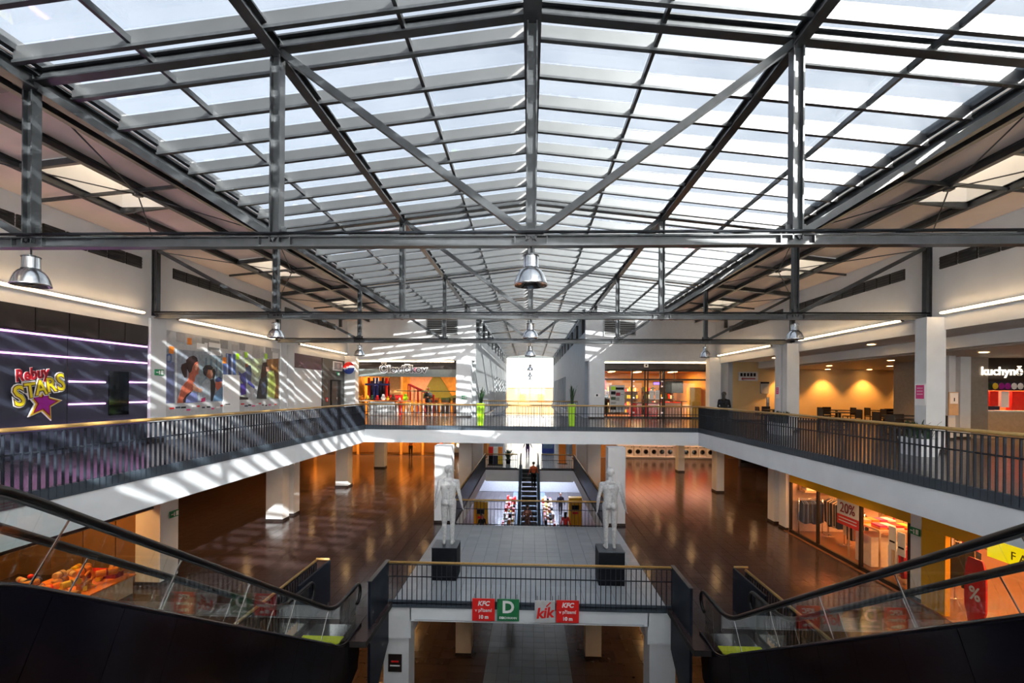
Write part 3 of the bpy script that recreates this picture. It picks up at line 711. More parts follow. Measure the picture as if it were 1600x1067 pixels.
# ------------------------------------------------------------------ tube lights along the walls
def tubes(p0, p1, n, label, face, e=30):
    p0, p1 = Vector(p0), Vector(p1); t = thing('strip_light', p0, label, 'lamp', 'warm linear tube lights'); d = (p1 - p0)
    for k in range(n):
        a, b = p0 + d * ((k + .01) / n), p0 + d * ((k + .99) / n)
        MB().tube([a, b], 0.026, 8).build('tube', tube_m, t)
    MB().bar(p0 + face * -.06, p1 + face * -.06, .05, .08).build('batten', wht, t)
    q = MB()
    for k in range(n + 1):
        a = p0 + d * (k / n); q.bar(a, a + face * -.1, .03, .05)
    q.build('bracket', steel, t)
    return t
V = Vector
tubes((-10.95, 8.0, 3.72), (-10.95, 13.65, 3.72), 4, 'warm tube light over the dark casino front', V((1, 0, 0)))
tubes((-10.95, 15.06, 3.75), (-10.95, 20.8, 3.75), 4, 'warm tube light over the photo poster wall', V((1, 0, 0)))
tubes((-10.95, 23.2, 3.75), (-10.95, 29.1, 3.75), 4, 'warm tube light over the striped white wall and dark doorway', V((1, 0, 0)))
tubes((10.85, 8.0, 3.72), (10.85, 13.5, 3.72), 4, 'nearest warm tube light on the right wall', V((-1, 0, 0)))
tubes((10.85, 14.9, 3.72), (10.85, 20.4, 3.72), 4, 'middle warm tube light on the right wall', V((-1, 0, 0)))
tubes((10.85, 22.8, 3.72), (10.85, 29.0, 3.72), 4, 'farthest warm tube light on the right wall', V((-1, 0, 0)))
tubes((-10.8, 29.8, 3.35), (-4.6, 29.8, 3.35), 4, 'warm tube light over the colourful play shop', V((0, -1, 0)))
tubes((4.4, 29.8, 3.35), (10.7, 29.8, 3.35), 4, 'warm tube light over the glazed shop on the right', V((0, -1, 0)))

# ------------------------------------------------------------------ dark casino front on the left
gm = mat('glitter navy', (0.02, 0.024, 0.042), 0.5, 0.2, noise=0.75, nscale=160, c2=(0.075, 0.085, 0.13))
t = thing('wall_casino', (-11.1, 10, 0), 'dark glittering casino front with pink neon lines', kind='structure')
MB().box(-11.4, -11.1, -8, 13.95, 0, 2.82).build('glitter_panel', gm, t)
for k in range(14): MB().box(-11.4, -11.08, 13.95 - .82 * (k + 1) + .012, 13.95 - .82 * k - .012, 2.84, 3.37).build('fascia_panel', dark, t)
MB().box(-11.4, -11.12, -8, 13.95, 2.8, 3.37).build('fascia_back', black, t)
for i, (ya, yb, z) in enumerate(((2, 13.9, 2.77), (2, 13.9, 2.3), (11.5, 12.5, 1.72), (13.3, 13.9, 1.74), (11.5, 12.5, 1.17), (13.3, 13.9, 1.18), (2, 13.9, 0.64))):
    MB().box(-11.1, -11.06, ya, yb, z - .018, z + .018).build('neon_line', neon_m, t)
MB().box(-11.1, -11.075, 12.62, 13.26, 0.85, 2.02).build('dark_window', gl_dark, t)
MB().box(-11.1, -11.095, 11.46, 11.468, 0, 2.8).build('panel_joint', gl_dark, t)
t = thing('star_logo', (-11.08, 10.7, 1.3), 'gold and red star logo lettering on the dark casino wall', 'sign')
LX = -11.05; LY = 10.72
star = lambda r0, r1, cy, cz, a0=0.2: [(cy + (r0 if k % 2 == 0 else r1) * math.sin(a0 + k * math.pi / 5), cz + (r0 if k % 2 == 0 else r1) * math.cos(a0 + k * math.pi / 5)) for k in range(10)]
for r0, r1, m, dx in ((0.46, 0.2, wht, 0), (0.42, 0.18, gold, .012), (0.34, 0.15, maroon, .02), (0.27, 0.12, purple, .03)):
    MB().prism(star(r0, r1, LY + .12, 1.22), LX + dx - .03, LX + dx, 'x').build('star_emblem', m, t)
for sz, off, m, dx in ((0.36, 0.035, wht, .03), (0.36, 0.018, red, .042), (0.36, 0.0, maroon, .05)):
    text('Rebuy', sz, m, t, (LX + dx, LY - .18, 1.86), R(90), ext=.005, off=off * .6, tilt=R(10), sx=.82, shear=.15)
for dx, off, m in ((.035, .045, wht), (.048, .024, brown), (.056, .006, pl('bright yellow', (0.9, 0.72, 0.02)))):
    for i, (ch, sz) in enumerate(zip('STARS', (0.62, 0.46, 0.46, 0.46, 0.54))):
        text(ch, sz, m, t, (LX + dx, LY - .46 + .235 * i, 1.42 + .065 * i - (.06 if i == 0 else 0)), R(90), ext=.005, off=off, tilt=R(8), sx=.85)

# ------------------------------------------------------------------ poster wall
def pw(lst, x=-11.06): return lst
pwall = thing('wall_poster', (-11.1, 18, 0), 'pale wall covering with square pattern behind the photo posters', kind='structure')
MB().box(-11.1, -11.07, 14.62, 21.5, 0, 3.36).build('panel', lightgrey, pwall)
random.seed(3)
for k in range(26):
    y = 14.8 + random.random() * 6.2; z = 2.75 + random.random() * .35; w = .25 + random.random() * .45; h = .15 + random.random() * .35
    MB().box(-11.07, -11.066 + .0004 * k, y, min(y + w, 21.45), z, min(z + h, 3.34)).build('square_motif', [grey, lightgrey, wht, pl('pale grey', (0.45, 0.45, 0.47))][k % 4], pwall)
for y, z, m in ((15.55, 3.0, orange), (14.75, 2.65, orange), (17.4, 2.5, orange), (18.2, 2.7, lime), (18.75, 2.8, lime), (20.2, 2.85, lime)):
    MB().box(-11.06, -11.05, y, y + .2, z, z + .22).build('colour_square', m, pwall)
def disc(cy, cz, ry, rz, n=18, a0=0): return [(cy + ry * math.cos(2 * math.pi * k / n + a0), cz + rz * math.sin(2 * math.pi * k / n + a0)) for k in range(n)]
def printed(root, items, x):
    for i, (nm, poly, m) in enumerate(items): MB().prism(poly, x, x + .004 + .0012 * i, 'x').build(nm, m, root)
PC = dict(sky1=(0.33, 0.37, 0.44), pviolet=(0.16, 0.18, 0.32), pcurt=(0.27, 0.34, 0.38), pteal=(0.12, 0.2, 0.26), wht=(0.7, 0.72, 0.74), pring=(0.08, 0.14, 0.36), pdark=(0.014, 0.012, 0.016), pb=(0.14, 0.26, 0.42), sk_red=(0.55, 0.13, 0.07),
          pnavy=(0.03, 0.04, 0.12), pshirt=(0.42, 0.48, 0.54), sk_br=(0.36, 0.12, 0.06), sk_lt=(0.72, 0.38, 0.26), pmag=(0.3, 0.02, 0.08), pdress=(0.2, 0.24, 0.5), phair=(0.035, 0.012, 0.012), pgreen=(0.36, 0.4, 0.34), plight=(0.55, 0.66, 0.4), ppale=(0.5, 0.53, 0.56),
          proyal=(0.06, 0.07, 0.3), pslate=(0.07, 0.1, 0.18), pindigo=(0.07, 0.04, 0.28), pddress=(0.025, 0.035, 0.045), pamber=(0.3, 0.13, 0.03), pamber2=(0.5, 0.25, 0.08), pbr=(0.2, 0.1, 0.03), plime=(0.5, 0.58, 0.16), plime2=(0.36, 0.45, 0.08), pblue3=(0.1, 0.17, 0.42), ppale3=(0.45, 0.5, 0.6))
pb = pl('print pb', PC['pb'], nscale=9, noise=0.3)
P1 = [('print_background', 'sky1', [(14.61,2.79),(17.39,2.87),(17.42,1.13),(14.63,1.12)]), ('print_wall', 'pviolet', [(14.62,2.39),(14.98,2.4),(14.99,1.12),(14.63,1.12)]), ('print_curtain', 'pcurt', [(16.11,2.72),(17.39,2.74),(17.4,1.75),(16.12,1.7)]), ('print_stripe', 'pteal', [(16.45,2.64),(16.53,2.64),(16.53,1.91),(16.45,1.91)]), ('print_stripe', 'pteal', [(16.69,2.62),(16.81,2.63),(16.81,2.2),(16.69,2.2)]), ('print_stripe', 'pteal', [(17.01,2.64),(17.08,2.65),(17.09,1.93),(17.02,1.93)]), ('print_stripe', 'pteal', [(17.22,2.64),(17.33,2.65),(17.34,1.93),(17.23,1.93)]), ('print_frame', 'wht', [(15.02,2.81),(15.08,2.81),(15.1,1.11),(15.03,1.11)]), ('print_ring', 'pring', [(14.64,2.61),(14.78,2.65),(14.86,2.61),(14.87,2.42),(14.78,2.36),(14.64,2.36)]), ('print_ring_hole', 'sky1', [(14.68,2.56),(14.76,2.59),(14.8,2.56),(14.8,2.46),(14.76,2.42),(14.68,2.42)]), ('print_jacket', 'pdark', [(16.7,1.88),(16.89,1.92),(16.99,1.71),(16.95,1.42),(16.84,1.14),(16.72,1.16)]), ('print_far_shirt', 'pb', [(16.87,1.16),(16.98,1.42),(17.32,1.66),(17.4,1.66),(17.4,1.14)]), ('print_far_face', 'sk_red', [(17.0,1.84),(17.34,1.86),(17.32,1.64),(17.1,1.52),(16.98,1.67)]), ('print_far_hair', 'pnavy', [(16.99,1.93),(17.17,2.01),(17.33,1.96),(17.35,1.85),(17.09,1.81),(17.0,1.83)]), ('print_camera', 'pdark', [(16.79,2.24),(16.91,2.28),(16.99,2.18),(16.95,2.0),(16.86,1.91),(16.82,2.06)]), ('print_mid_shirt', 'pshirt', [(16.13,1.48),(16.26,1.73),(16.48,1.91),(16.71,1.85),(16.72,1.14),(16.11,1.18)]), ('print_mid_face', 'sk_br', [(16.49,2.12),(16.57,2.25),(16.78,2.26),(16.84,2.1),(16.81,1.97),(16.7,1.91),(16.52,1.98)]), ('print_mid_face_light', 'sk_lt', [(16.69,2.22),(16.78,2.23),(16.84,2.1),(16.78,2.01),(16.71,2.06)]), ('print_mid_hair', 'pdark', [(16.31,2.25),(16.45,2.38),(16.69,2.4),(16.84,2.31),(16.79,2.24),(16.57,2.24),(16.52,2.11),(16.44,2.01),(16.35,2.09)]), ('print_item', 'pmag', [(16.23,1.25),(16.44,1.29),(16.44,1.15),(16.23,1.13)]), ('print_arm', 'sk_red', [(15.58,1.83),(15.82,1.76),(15.98,1.64),(15.72,1.46),(15.54,1.26),(15.44,1.12),(15.1,1.12),(15.2,1.36),(15.31,1.62),(15.44,1.75)]), ('print_arm_light', 'sk_lt', [(15.82,1.73),(15.97,1.64),(16.28,1.56),(16.24,1.44),(15.95,1.49),(15.8,1.56)]), ('print_dress_strap', 'pdark', [(15.35,1.22),(15.51,1.38),(15.72,1.49),(15.73,1.43),(15.49,1.13),(15.36,1.12)]), ('print_dress', 'pdress', [(15.5,1.3),(15.72,1.44),(15.98,1.45),(16.05,1.13),(15.47,1.12)]), ('print_neck', 'sk_red', [(15.65,2.16),(15.91,1.95),(15.88,1.82),(15.72,1.72),(15.57,1.81),(15.64,1.99)]), ('print_face', 'sk_red', [(15.71,2.29),(15.89,2.43),(16.02,2.49),(16.06,2.34),(16.11,2.22),(16.06,2.17),(16.07,2.07),(15.96,2.03),(15.89,1.94),(15.72,2.02),(15.65,2.16)]), ('print_cheek', 'sk_lt', [(15.91,2.35),(16.01,2.41),(16.04,2.31),(15.96,2.17),(15.89,2.22)]), ('print_hair', 'phair', [(15.52,2.5),(15.64,2.6),(15.83,2.66),(15.99,2.6),(16.03,2.49),(15.89,2.43),(15.77,2.29),(15.73,2.15),(15.65,2.08),(15.57,2.21),(15.51,2.35)]), ('print_ponytail', 'phair', [(15.31,2.34),(15.46,2.4),(15.54,2.33),(15.51,2.15),(15.51,1.95),(15.43,1.93),(15.34,2.07),(15.27,2.22)])]
P2 = [('print_background', 'pgreen', [(18.04,2.69),(21.37,2.96),(21.4,1.15),(18.37,1.17),(18.36,2.08),(18.05,2.09)]), ('print_light', 'plight', [(18.56,2.83),(18.97,2.82),(20.01,2.34),(19.71,2.0),(19.26,2.31)]), ('print_light', 'plight', [(19.4,2.85),(20.0,2.86),(20.01,2.59),(19.48,2.48)]), ('print_floor', 'ppale', [(18.85,1.56),(19.71,1.75),(19.64,1.18),(19.03,1.17)]), ('print_player', 'proyal', [(18.35,2.27),(18.57,2.16),(18.85,2.26),(18.9,1.81),(18.71,1.77),(18.48,1.96)]), ('print_player', 'pslate', [(18.82,2.53),(19.2,2.52),(19.26,2.15),(19.13,1.72),(18.91,1.98),(18.84,2.29)]), ('print_player', 'pindigo', [(18.49,1.79),(18.86,1.8),(18.89,1.38),(18.53,1.34)]), ('print_player_shadow', 'pdark', [(18.37,1.3),(19.01,1.25),(19.01,1.17),(18.38,1.17)]), ('print_player_skin', 'sk_br', [(18.8,2.55),(18.97,2.58),(19.01,2.46),(18.84,2.43)]), ('print_arm', 'proyal', [(18.98,1.98),(19.49,1.68),(19.45,1.6),(18.98,1.78)]), ('print_hair_dark', 'phair', [(20.07,2.68),(20.37,2.72),(20.44,2.36),(20.27,1.99),(19.92,1.98),(19.96,2.34)]), ('print_dress_dark', 'pddress', [(19.85,2.0),(20.38,2.15),(20.43,1.76),(20.36,1.18),(19.6,1.2),(19.71,1.58)]), ('print_dress_pattern', 'pslate', [(19.9,1.79),(20.25,1.93),(20.3,1.5),(20.02,1.33)]), ('print_hair_amber', 'pamber', [(20.36,2.83),(21.33,2.94),(21.33,2.49),(20.92,2.36),(20.58,2.42),(20.39,2.53)]), ('print_hair_light', 'pamber2', [(20.69,2.87),(20.89,2.89),(20.88,2.47),(20.73,2.46)]), ('print_edge', 'pbr', [(20.97,2.38),(21.33,2.58),(21.35,1.18),(21.02,1.19)]), ('print_face', 'sk_lt', [(20.31,2.52),(20.55,2.55),(20.55,2.36),(20.36,2.3)]), ('print_green_top', 'plime', [(20.49,2.31),(20.92,2.38),(21.05,2.03),(21.1,1.77),(20.98,1.2),(20.5,1.28),(20.42,1.66),(20.53,2.02)]), ('print_green_fold', 'plime2', [(20.69,2.24),(20.86,2.29),(20.91,1.76),(20.79,1.37),(20.66,1.76)])]
P3 = [('print_background', 'pblue3', [(17.57,2.87),(18.15,2.88),(18.21,2.09),(17.42,2.08),(17.42,2.52),(17.58,2.61)]), ('print_stripe', 'ppale3', [(17.63,2.85),(17.69,2.85),(17.7,2.09),(17.64,2.08)]), ('print_stripe', 'pnavy', [(17.74,2.86),(17.85,2.87),(17.86,2.09),(17.75,2.09)]), ('print_stripe', 'ppale3', [(17.91,2.87),(17.99,2.87),(18.0,2.1),(17.92,2.09)])]

for nm, loc, lab, P, x in (('photo_poster', (-11.07, 16, 1.1), 'large wall poster of a ponytailed figure in a crowd looking right', P1, -11.068), ('photo_poster', (-11.07, 20, 1.1), 'wall poster of long-haired figures in green beside blue players', P2, -11.068), ('blue_banner', (-11.07, 18, 2.1), 'narrow blue striped print above the plain white board', P3, -11.06)):
    t = thing(nm, loc, lab, 'poster')
    for i, (pn, mk, poly) in enumerate(P): MB().prism(poly, x, x + .004 + .0011 * i, 'x').build(pn, pl('print ' + mk, PC[mk], nscale=9, noise=0.3), t)
t = thing('notice_board', (-11.07, 17.9, 0.8), 'plain white board between the two photo posters', 'board')
MB().box(-11.07, -11.03, 17.42, 18.4, 0.72, 2.1).build('board_face', wht, t)
MB().box(-11.03, -11.025, 17.52, 17.8, 1.0, 1.03).build('print_line', black, t)
t = thing('logo_band', (-11.07, 17, 0.8), 'row of small printed marks under the wall posters', 'poster')
q = MB()
random.seed(5)
mm = [red, navy, black, pink, wht]
for k in range(26):
    y = 14.8 + .25 * k; q.m = k % 5; z = .86 + .12 * random.random(); q.box(-11.068, -11.06, y, y + .12 + .1 * random.random(), z, z + .05)
q.build('print_marks', mm, t)

# ------------------------------------------------------------------ exit signs, door, small wall things on the left
def exit_sign(loc, rz, label, w=.34, h=.18):
    t = thing('exit_sign', loc, label, 'sign', 'green emergency exit signs', rz=0)
    nx, ny = math.sin(rz), -math.cos(rz); tx, ty = math.cos(rz), math.sin(rz)
    L = V(loc)
    def pt(u, v, d): return (L.x + tx * u + nx * d, L.y + ty * u + ny * d, L.z + v)
    def slab(nm, us, vs, d0, d1, m):
        q = MB(); ps = [pt(us[0], vs[0], d0), pt(us[1], vs[0], d0), pt(us[1], vs[1], d0), pt(us[0], vs[1], d0), pt(us[0], vs[0], d1), pt(us[1], vs[0], d1), pt(us[1], vs[1], d1), pt(us[0], vs[1], d1)]
        q.add(ps, [(0, 1, 2, 3), (7, 6, 5, 4), (0, 4, 5, 1), (1, 5, 6, 2), (2, 6, 7, 3), (3, 7, 4, 0)]); q.build(nm, m, t)
    slab('plate', (-w / 2, w / 2), (-h / 2, h / 2), 0, .03, signgreen)
    slab('door_pictogram', (w * .15, w * .42), (-h * .35, h * .35), .03, .034, wht)
    slab('runner_pictogram', (-w * .1, w * .02), (-h * .35, h * .3), .03, .034, wht)
    slab('arrow_pictogram', (-w * .42, -w * .15), (-h * .08, h * .08), .03, .034, wht)
    return t
exit_sign((-11.03, 14.3, 2.05), R(90), 'green exit sign on the upper column beside the casino front')
exit_sign((-10.14, 13.75, -2.0), R(90), 'green exit sign on the left lower column behind the escalator')
exit_sign((10.18, 13.4, -2.05), R(-90), 'green exit sign on the column between the two yellow clothes shop fronts')
exit_sign((-11.02, 28.0, 2.5), R(90), 'small green exit sign over the dark doorway on the left')
exit_sign((-3.9, 29.28, 1.2), 0, 'small green sign on the sunlit pilaster by the play shop', .3, .2)
t = thing('door_1', (-11.05, 27.7, 0), kind='structure', label='dark open doorway in the charcoal left wall')
MB().box(-11.06, -11.03, 27.0, 28.45, 0, 2.15).build('door_frame', black, t)
MB().box(-11.04, -11.0, 27.1, 27.9, 0, 2.08).build('door_leaf', dark, t)
MB().tube([(-10.98, 27.75, .95), (-10.98, 27.75, 1.15)], .015, 6).build('door_handle', chrome, t)
t = thing('picture_sign', (-11.04, 28, 2.7), 'white framed picture sign over the dark doorway', 'sign')
MB().box(-11.05, -11.0, 27.3, 28.6, 2.68, 3.2).build('frame', wht, t); MB().box(-11.0, -10.995, 27.4, 28.5, 2.74, 3.14).build('print', grey, t); MB().prism(disc(27.95, 2.95, .2, .14), -10.995, -10.99, 'x').build('print_figure', lightgrey, t)
t = thing('fire_button', (-11.05, 26.5, 1.2), 'small round red sign on the charcoal wall', 'sign')
MB().prism(disc(26.5, 1.05, .12, .12), -11.05, -11.02, 'x').build('plate', red, t)
MB().prism(disc(26.5, 1.05, .06, .06), -11.02, -11.015, 'x').build('mark', wht, t)
# soft-drink globe sign
t = thing('globe_sign', (-10.75, 28.8, 2.9), 'round red white and blue globe sign at the left corner of the play shop', 'sign')
q = MB(); n = 24; m_ = 16
gl = MB()
gl.ell((-10.7, 28.8, 2.88), (.34, .14, .36), 24, 16)
for i in range(len(gl.f)):
    z = sum(gl.v[k][2] for k in gl.f[i]) / 4 - 2.88; x = sum(gl.v[k][0] for k in gl.f[i]) / 4 + 10.7
    wv = 0.06 * math.sin(x * 8); gl.mi[i] = 0 if z > .07 + wv else (1 if z > -.05 + wv else 2)
gl.build('globe', [red, wht, blue], t)
MB().box(-10.73, -10.67, 28.9, 29.05, 2.8, 2.95).build('bracket', steel, t)

# ------------------------------------------------------------------ shops at the far side, upper level
def room(name, label, x0, x1, y0, y1, z0, z1, m, fl, cl, lights, e):
    t = thing(name, ((x0 + x1) / 2, y0, z0), label, kind='structure')
    MB().box(x0, x1, y1, y1 + .1, z0, z1).build('back_wall', m, t)
    MB().box(x0 - .1, x0, y0 + .1, y1, z0, z1).build('side_wall', m, t); MB().box(x1, x1 + .1, y0 + .1, y1, z0, z1).build('side_wall', m, t)
    MB().box(x0, x1, y0 + .1, y1, z1, z1 + .08).build('shop_ceiling', cl, t); MB().box(x0, x1, y0, y1, z0 + .001, z0 + .012).build('shop_floor', fl, t)
    for lx, ly, w, d in lights:
        MB().box(lx - w / 2, lx + w / 2, ly - d / 2, ly + d / 2, z1 - .05, z1 - .005).build('ceiling_lamp', shoplight, t)
        area('lamp_light', t, (lx, ly, z1 - .07), w, d, e, WARM2)
    return t
amber = pl('amber mural', (0.8, 0.42, 0.05), nscale=3, noise=0.35)
rm = room('wall_play_shop', 'colourful orange interior of the play shop with painted mural', -10.9, -4.45, 30.2, 36, 0, 3.0, amber, brown, pl('brown ceiling', (0.2, 0.1, 0.05)), [(-9.5, 33, .3, 1.2), (-7.6, 33, .3, 1.2), (-5.6, 33, .3, 1.2)], 60)  # whole shop interior: walls, ceiling, floor and lamps
MB().prism([(-8.0, 1.0), (-5.6, 1.0), (-6.3, 2.2), (-6.8, 2.9), (-7.3, 2.3)], 35.9, 35.98, 'y').build('mural_mountain', pl('olive mural', (0.2, 0.22, 0.03)), rm)
MB().prism([(-8.8, 0.9), (-7.2, 0.9), (-7.2, 2.8), (-8.8, 2.8)], 35.94, 35.99, 'y').build('mural_cloud', pl('peach mural', (0.75, 0.45, 0.35)), rm)
MB().prism([(-6.6, .9), (-4.5, .9), (-4.5, 1.5), (-5.4, 1.3)], 35.88, 35.97, 'y').build('mural_hill', pl('dark green mural', (0.08, 0.13, 0.03)), rm)
t = thing('shop_fascia', (-7.7, 29.9, 2.5), 'silver sign band with outlined white letters over the play shop', 'sign')
MB().box(-10.75, -4.45, 29.95, 30.1, 2.42, 2.88).build('band', pl('silver band', (0.26, 0.3, 0.3), 0.4), t)
MB().box(-10.9, -4.45, 30.0, 30.15, 2.88, 3.42).build('bulkhead', dark, t)
for dx, off, m in ((0, .05, wht), (-.03, .004, pl('letter grey', (0.12, 0.12, 0.15)))):
    text('Človíčkov', .62, m, t, (-7.75, 29.93 + dx, 2.86), 0, ext=.02, off=off, sx=1.12)
text('č', .3, pink, t, (-7.0, 29.87, 2.84), 0, ext=.01)
# play structure: coloured columns
ps = thing('play_tower', (-9.9, 31.8, 0), 'blue and red padded climbing tower in the play shop', 'playground')
for k, (x, m) in enumerate(((-10.5, red), (-10.2, blue), (-9.95, blue), (-9.6, navy), (-9.35, red), (-9.15, maroon))): MB().tube([(x, 31.9 + .1 * (k % 2), 0), (x, 31.9 + .1 * (k % 2), 2.4)], .09, 10).build('padded_post', m, ps)
for z in (0.9, 1.9): MB().box(-10.7, -8.9, 31.7, 31.85, z, z + .12).build('beam', blue, ps)
MB().box(-10.7, -8.9, 32.2, 32.3, 0, 2.2).build('backing_panel', navy, ps)
t = thing('column', (-8.55, 31.4, 0), 'orange painted column with red foot inside the play shop', 'column')
MB().box(-8.9, -8.2, 31.1, 31.6, 0.0, 1.3).build('red_foot', red, t); MB().box(-8.9, -8.2, 31.1, 31.6, 1.3, 3.0).build('shaft', pl('orange paint', (0.85, 0.4, 0.12)), t)
t = thing('slide', (-7.4, 33, 0), 'dark red slide rails sloping inside the play shop', 'slide')
for y in (32.6, 33.0): MB().bar((-8.1, y, 2.0), (-6.4, y, 1.2), .05, .12).build('rail', maroon, t)
for k in range(7): MB().bar((-8.0 + .26 * k, 32.8, 0.05), (-8.0 + .26 * k, 32.8, 1.95 - .12 * k), .1, .1).build('panel_slat', [maroon, pl('pale slat', (0.5, 0.35, 0.3))][k % 2], t)
MB().bar((-8.1, 32.6, 0), (-8.1, 32.6, 2.0), .06, .06).build('post', maroon, t)
t = thing('counter', (-9.1, 30.9, 0), 'light grey counter at the corner of the play shop', 'counter')
MB().box(-9.95, -8.4, 30.45, 31.0, 0, .9).build('body', lightgrey, t); MB().box(-10.0, -8.35, 30.4, 31.05, .9, .95).build('top', orange, t)
random.seed(11)
for k in range(9):
    x = -10.6 + .34 * k + random.random() * .1
    t = thing('toy', (x, 30.65, .95), '%s colourful toy from the left on the play shop counter line' % ordn[k], 'toy', 'toys on the play shop counter')
    h = .12 + .14 * random.random(); m = [orange, gold, leaf, red, wht, gold, brown, beige, lime][k]
    zb = .95 if -9.95 < x < -8.4 else 0.95
    MB().ell((x, 30.65, zb + h * .6), (h * .7, h * .6, h * .6), 10, 7).build('body', m, t); MB().ell((x + .02, 30.6, zb + h * 1.3), (h * .42, h * .4, h * .4), 8, 6).build('head', m, t)
t = thing('display_shelf', (-9.2, 30.65, 0), 'low shelf carrying toys along the play shop front', 'shelf')
MB().box(-10.8, -10.0, 30.45, 30.9, .9, .95).build('board', beige, t); MB().box(-8.3, -7.5, 30.45, 30.9, .9, .95).build('board', beige, t)
for x in (-10.75, -10.05, -8.25, -7.55): MB().box(x - .03, x + .03, 30.5, 30.85, 0, .9).build('support', beige, t)
t = thing('low_fence', (-6.4, 30.4, 0), 'low white posts with green dark panels across the play shop', 'fence')
for k in range(14): MB().bar((-8.2 + .27 * k, 30.35, 0), (-8.2 + .27 * k, 30.35, .8), .05, .05).build('post', [wht, grey, lightgrey][k % 3], t)
MB().bar((-8.3, 30.35, .82), (-4.5, 30.35, .82), .05, .05).build('rail', orange, t)
MB().bar((-8.3, 30.5, 1.55), (-4.5, 30.5, 1.55), .04, .05).build('green_bar', leaf, t)
for k, (x, m) in enumerate(((-6.6, brown), (-5.8, leaf), (-5.0, black))):
    t = thing('cabinet', (x, 34, 0), ['brown low cabinet in front of the mural', 'green low cabinet in front of the mural', 'black screen cabinet at the right of the play shop'][k], 'cabinet', 'cabinets in the play shop')
    MB().box(x - .3, x + .3, 33.8, 34.2, 0, 1.1).build('body', m, t); MB().box(x - .26, x + .26, 33.78, 33.8, .15, .95).build('door', dark, t)

# right glazed shop
rm = room('wall_food_shop', 'amber lit interior of the glazed shop on the right', 4.3, 10.85, 30.6, 37, 0, 2.95, pl('amber wall', (0.75, 0.4, 0.08), nscale=2), brown, pl('amber ceiling', (0.35, 0.18, 0.05)), [(5.4, 33, .25, 1.4), (7.2, 33.5, .25, 1.4), (9.4, 33, .25, 1.4)], 75)  # interior of the glazed shop, a complete room
MB().box(4.35, 5.6, 36.5, 36.95, 1.2, 2.6).build('red_panel', red, rm)
sf = thing('window_2', (7.6, 30.3, 0), kind='structure', label='dark framed glass front of the shop on the right')
q = MB()
for x in (4.32, 6.2, 6.98, 7.15, 7.9, 8.05, 8.15, 10.8): q.box(x - .04, x + .04, 30.28, 30.36, 0, 2.95)
for z in (0.05, 2.35, 2.9): q.box(4.3, 10.85, 30.28, 30.36, z - .05, z + .05)
q.build('frame', dark, sf)
for a, b in ((4.36, 6.16), (6.24, 6.94), (7.19, 7.86), (8.19, 10.76)):
    MB().box(a, b, 30.31, 30.325, .1, 2.3).build('pane', gl_clear, sf); MB().box(a, b, 30.31, 30.325, 2.4, 2.85).build('transom_pane', gl_clear, sf)
for x in (6.3, 8.0):
    for z in (.3, 1.2, 1.9, 2.2): MB().box(x - .05, x + .05, 30.24, 30.28, z, z + .08).build('door_fitting', chrome, sf)
MB().box(4.3, 10.85, 30.05, 30.3, 2.95, 3.42).build('bulkhead', dark, sf)
t = thing('alarm_box', (7.0, 30.0, 3.1), 'small white square box on the dark bulkhead of the glazed shop', 'alarm')
MB().box(6.85, 7.1, 29.98, 30.05, 3.08, 3.28).build('case', wht, t); MB().prism(disc(6.98, 3.18, .05, .05), 29.96, 29.98, 'y').build('lens', black, t)
t = thing('poster_stand', (5.1, 30.1, 0.5), 'white poster sheet with printed blocks on the left shop window', 'poster')
MB().box(4.85, 5.75, 30.22, 30.27, .35, 2.0).build('sheet', pl('poster paper', (0.55, 0.57, 0.58)), t)
for k, (x, z, w, h, m) in enumerate(((4.92, 1.7, .28, .22, lime), (4.92, 1.42, .28, .2, black), (5.2, 1.72, .5, .14, black), (5.22, 1.35, .26, .2, maroon), (5.5, 1.4, .2, .05, grey), (4.92, 1.1, .28, .18, leaf), (5.2, 1.05, .24, .2, grey), (4.9, .5, .34, .25, black), (5.3, .5, .4, .25, grey), (4.92, .85, .3, .12, grey))):
    MB().box(x, x + w, 30.21, 30.22, z, z + h).build('print_block', m, t)
for x in (7.25, 7.58):
    t = thing('door_notice', (x, 30.2, 1.3), '%s of the two white notices on the shop door' % ('left' if x < 7.4 else 'right'), 'notice')
    MB().box(x, x + .27, 30.26, 30.275, 1.15, 1.7).build('paper', wht, t)
    for j in range(4): MB().box(x + .04, x + .22, 30.255, 30.26, 1.25 + .1 * j, 1.27 + .1 * j).build('print_line', grey, t)
t = thing('led_sign', (7.6, 30.4, 2.1), 'small glowing violet sign behind the shop door', 'sign')
MB().box(7.5, 8.0, 30.42, 30.46, 2.02, 2.22).build('case', black, t); MB().box(7.53, 7.97, 30.41, 30.42, 2.05, 2.19).build('display', mat('violet led', (0.3, 0.1, 1), .5, emit=(0.18, 0.08, 1.0), estr=1.6), t)
t = thing('television', (9.0, 31.2, 1.9), 'large black screen hanging in the glazed shop', 'television')
MB().box(8.45, 9.55, 31.2, 31.26, 1.55, 2.3).build('screen', gl_dark, t); MB().bar((9.0, 31.25, 2.3), (9.0, 31.25, 2.95), .04, .04).build('mount', steel, t)
for k, (x0, x1, y) in enumerate(((6.3, 6.95, 31.0), (7.2, 7.95, 31.0), (8.5, 9.8, 32.4))):
    t = thing('counter', ((x0 + x1) / 2, y, 0), '%s red shop counter from the left behind the glass' % ordn[k], 'counter', 'red counters in the glazed shop')
    MB().box(x0, x1, y, y + .5, 0, .9).build('body', red if k < 2 else lightgrey, t); MB().box(x0 - .03, x1 + .03, y - .03, y + .53, .9, .95).build('top', dark if k < 2 else red, t)
random.seed(4)
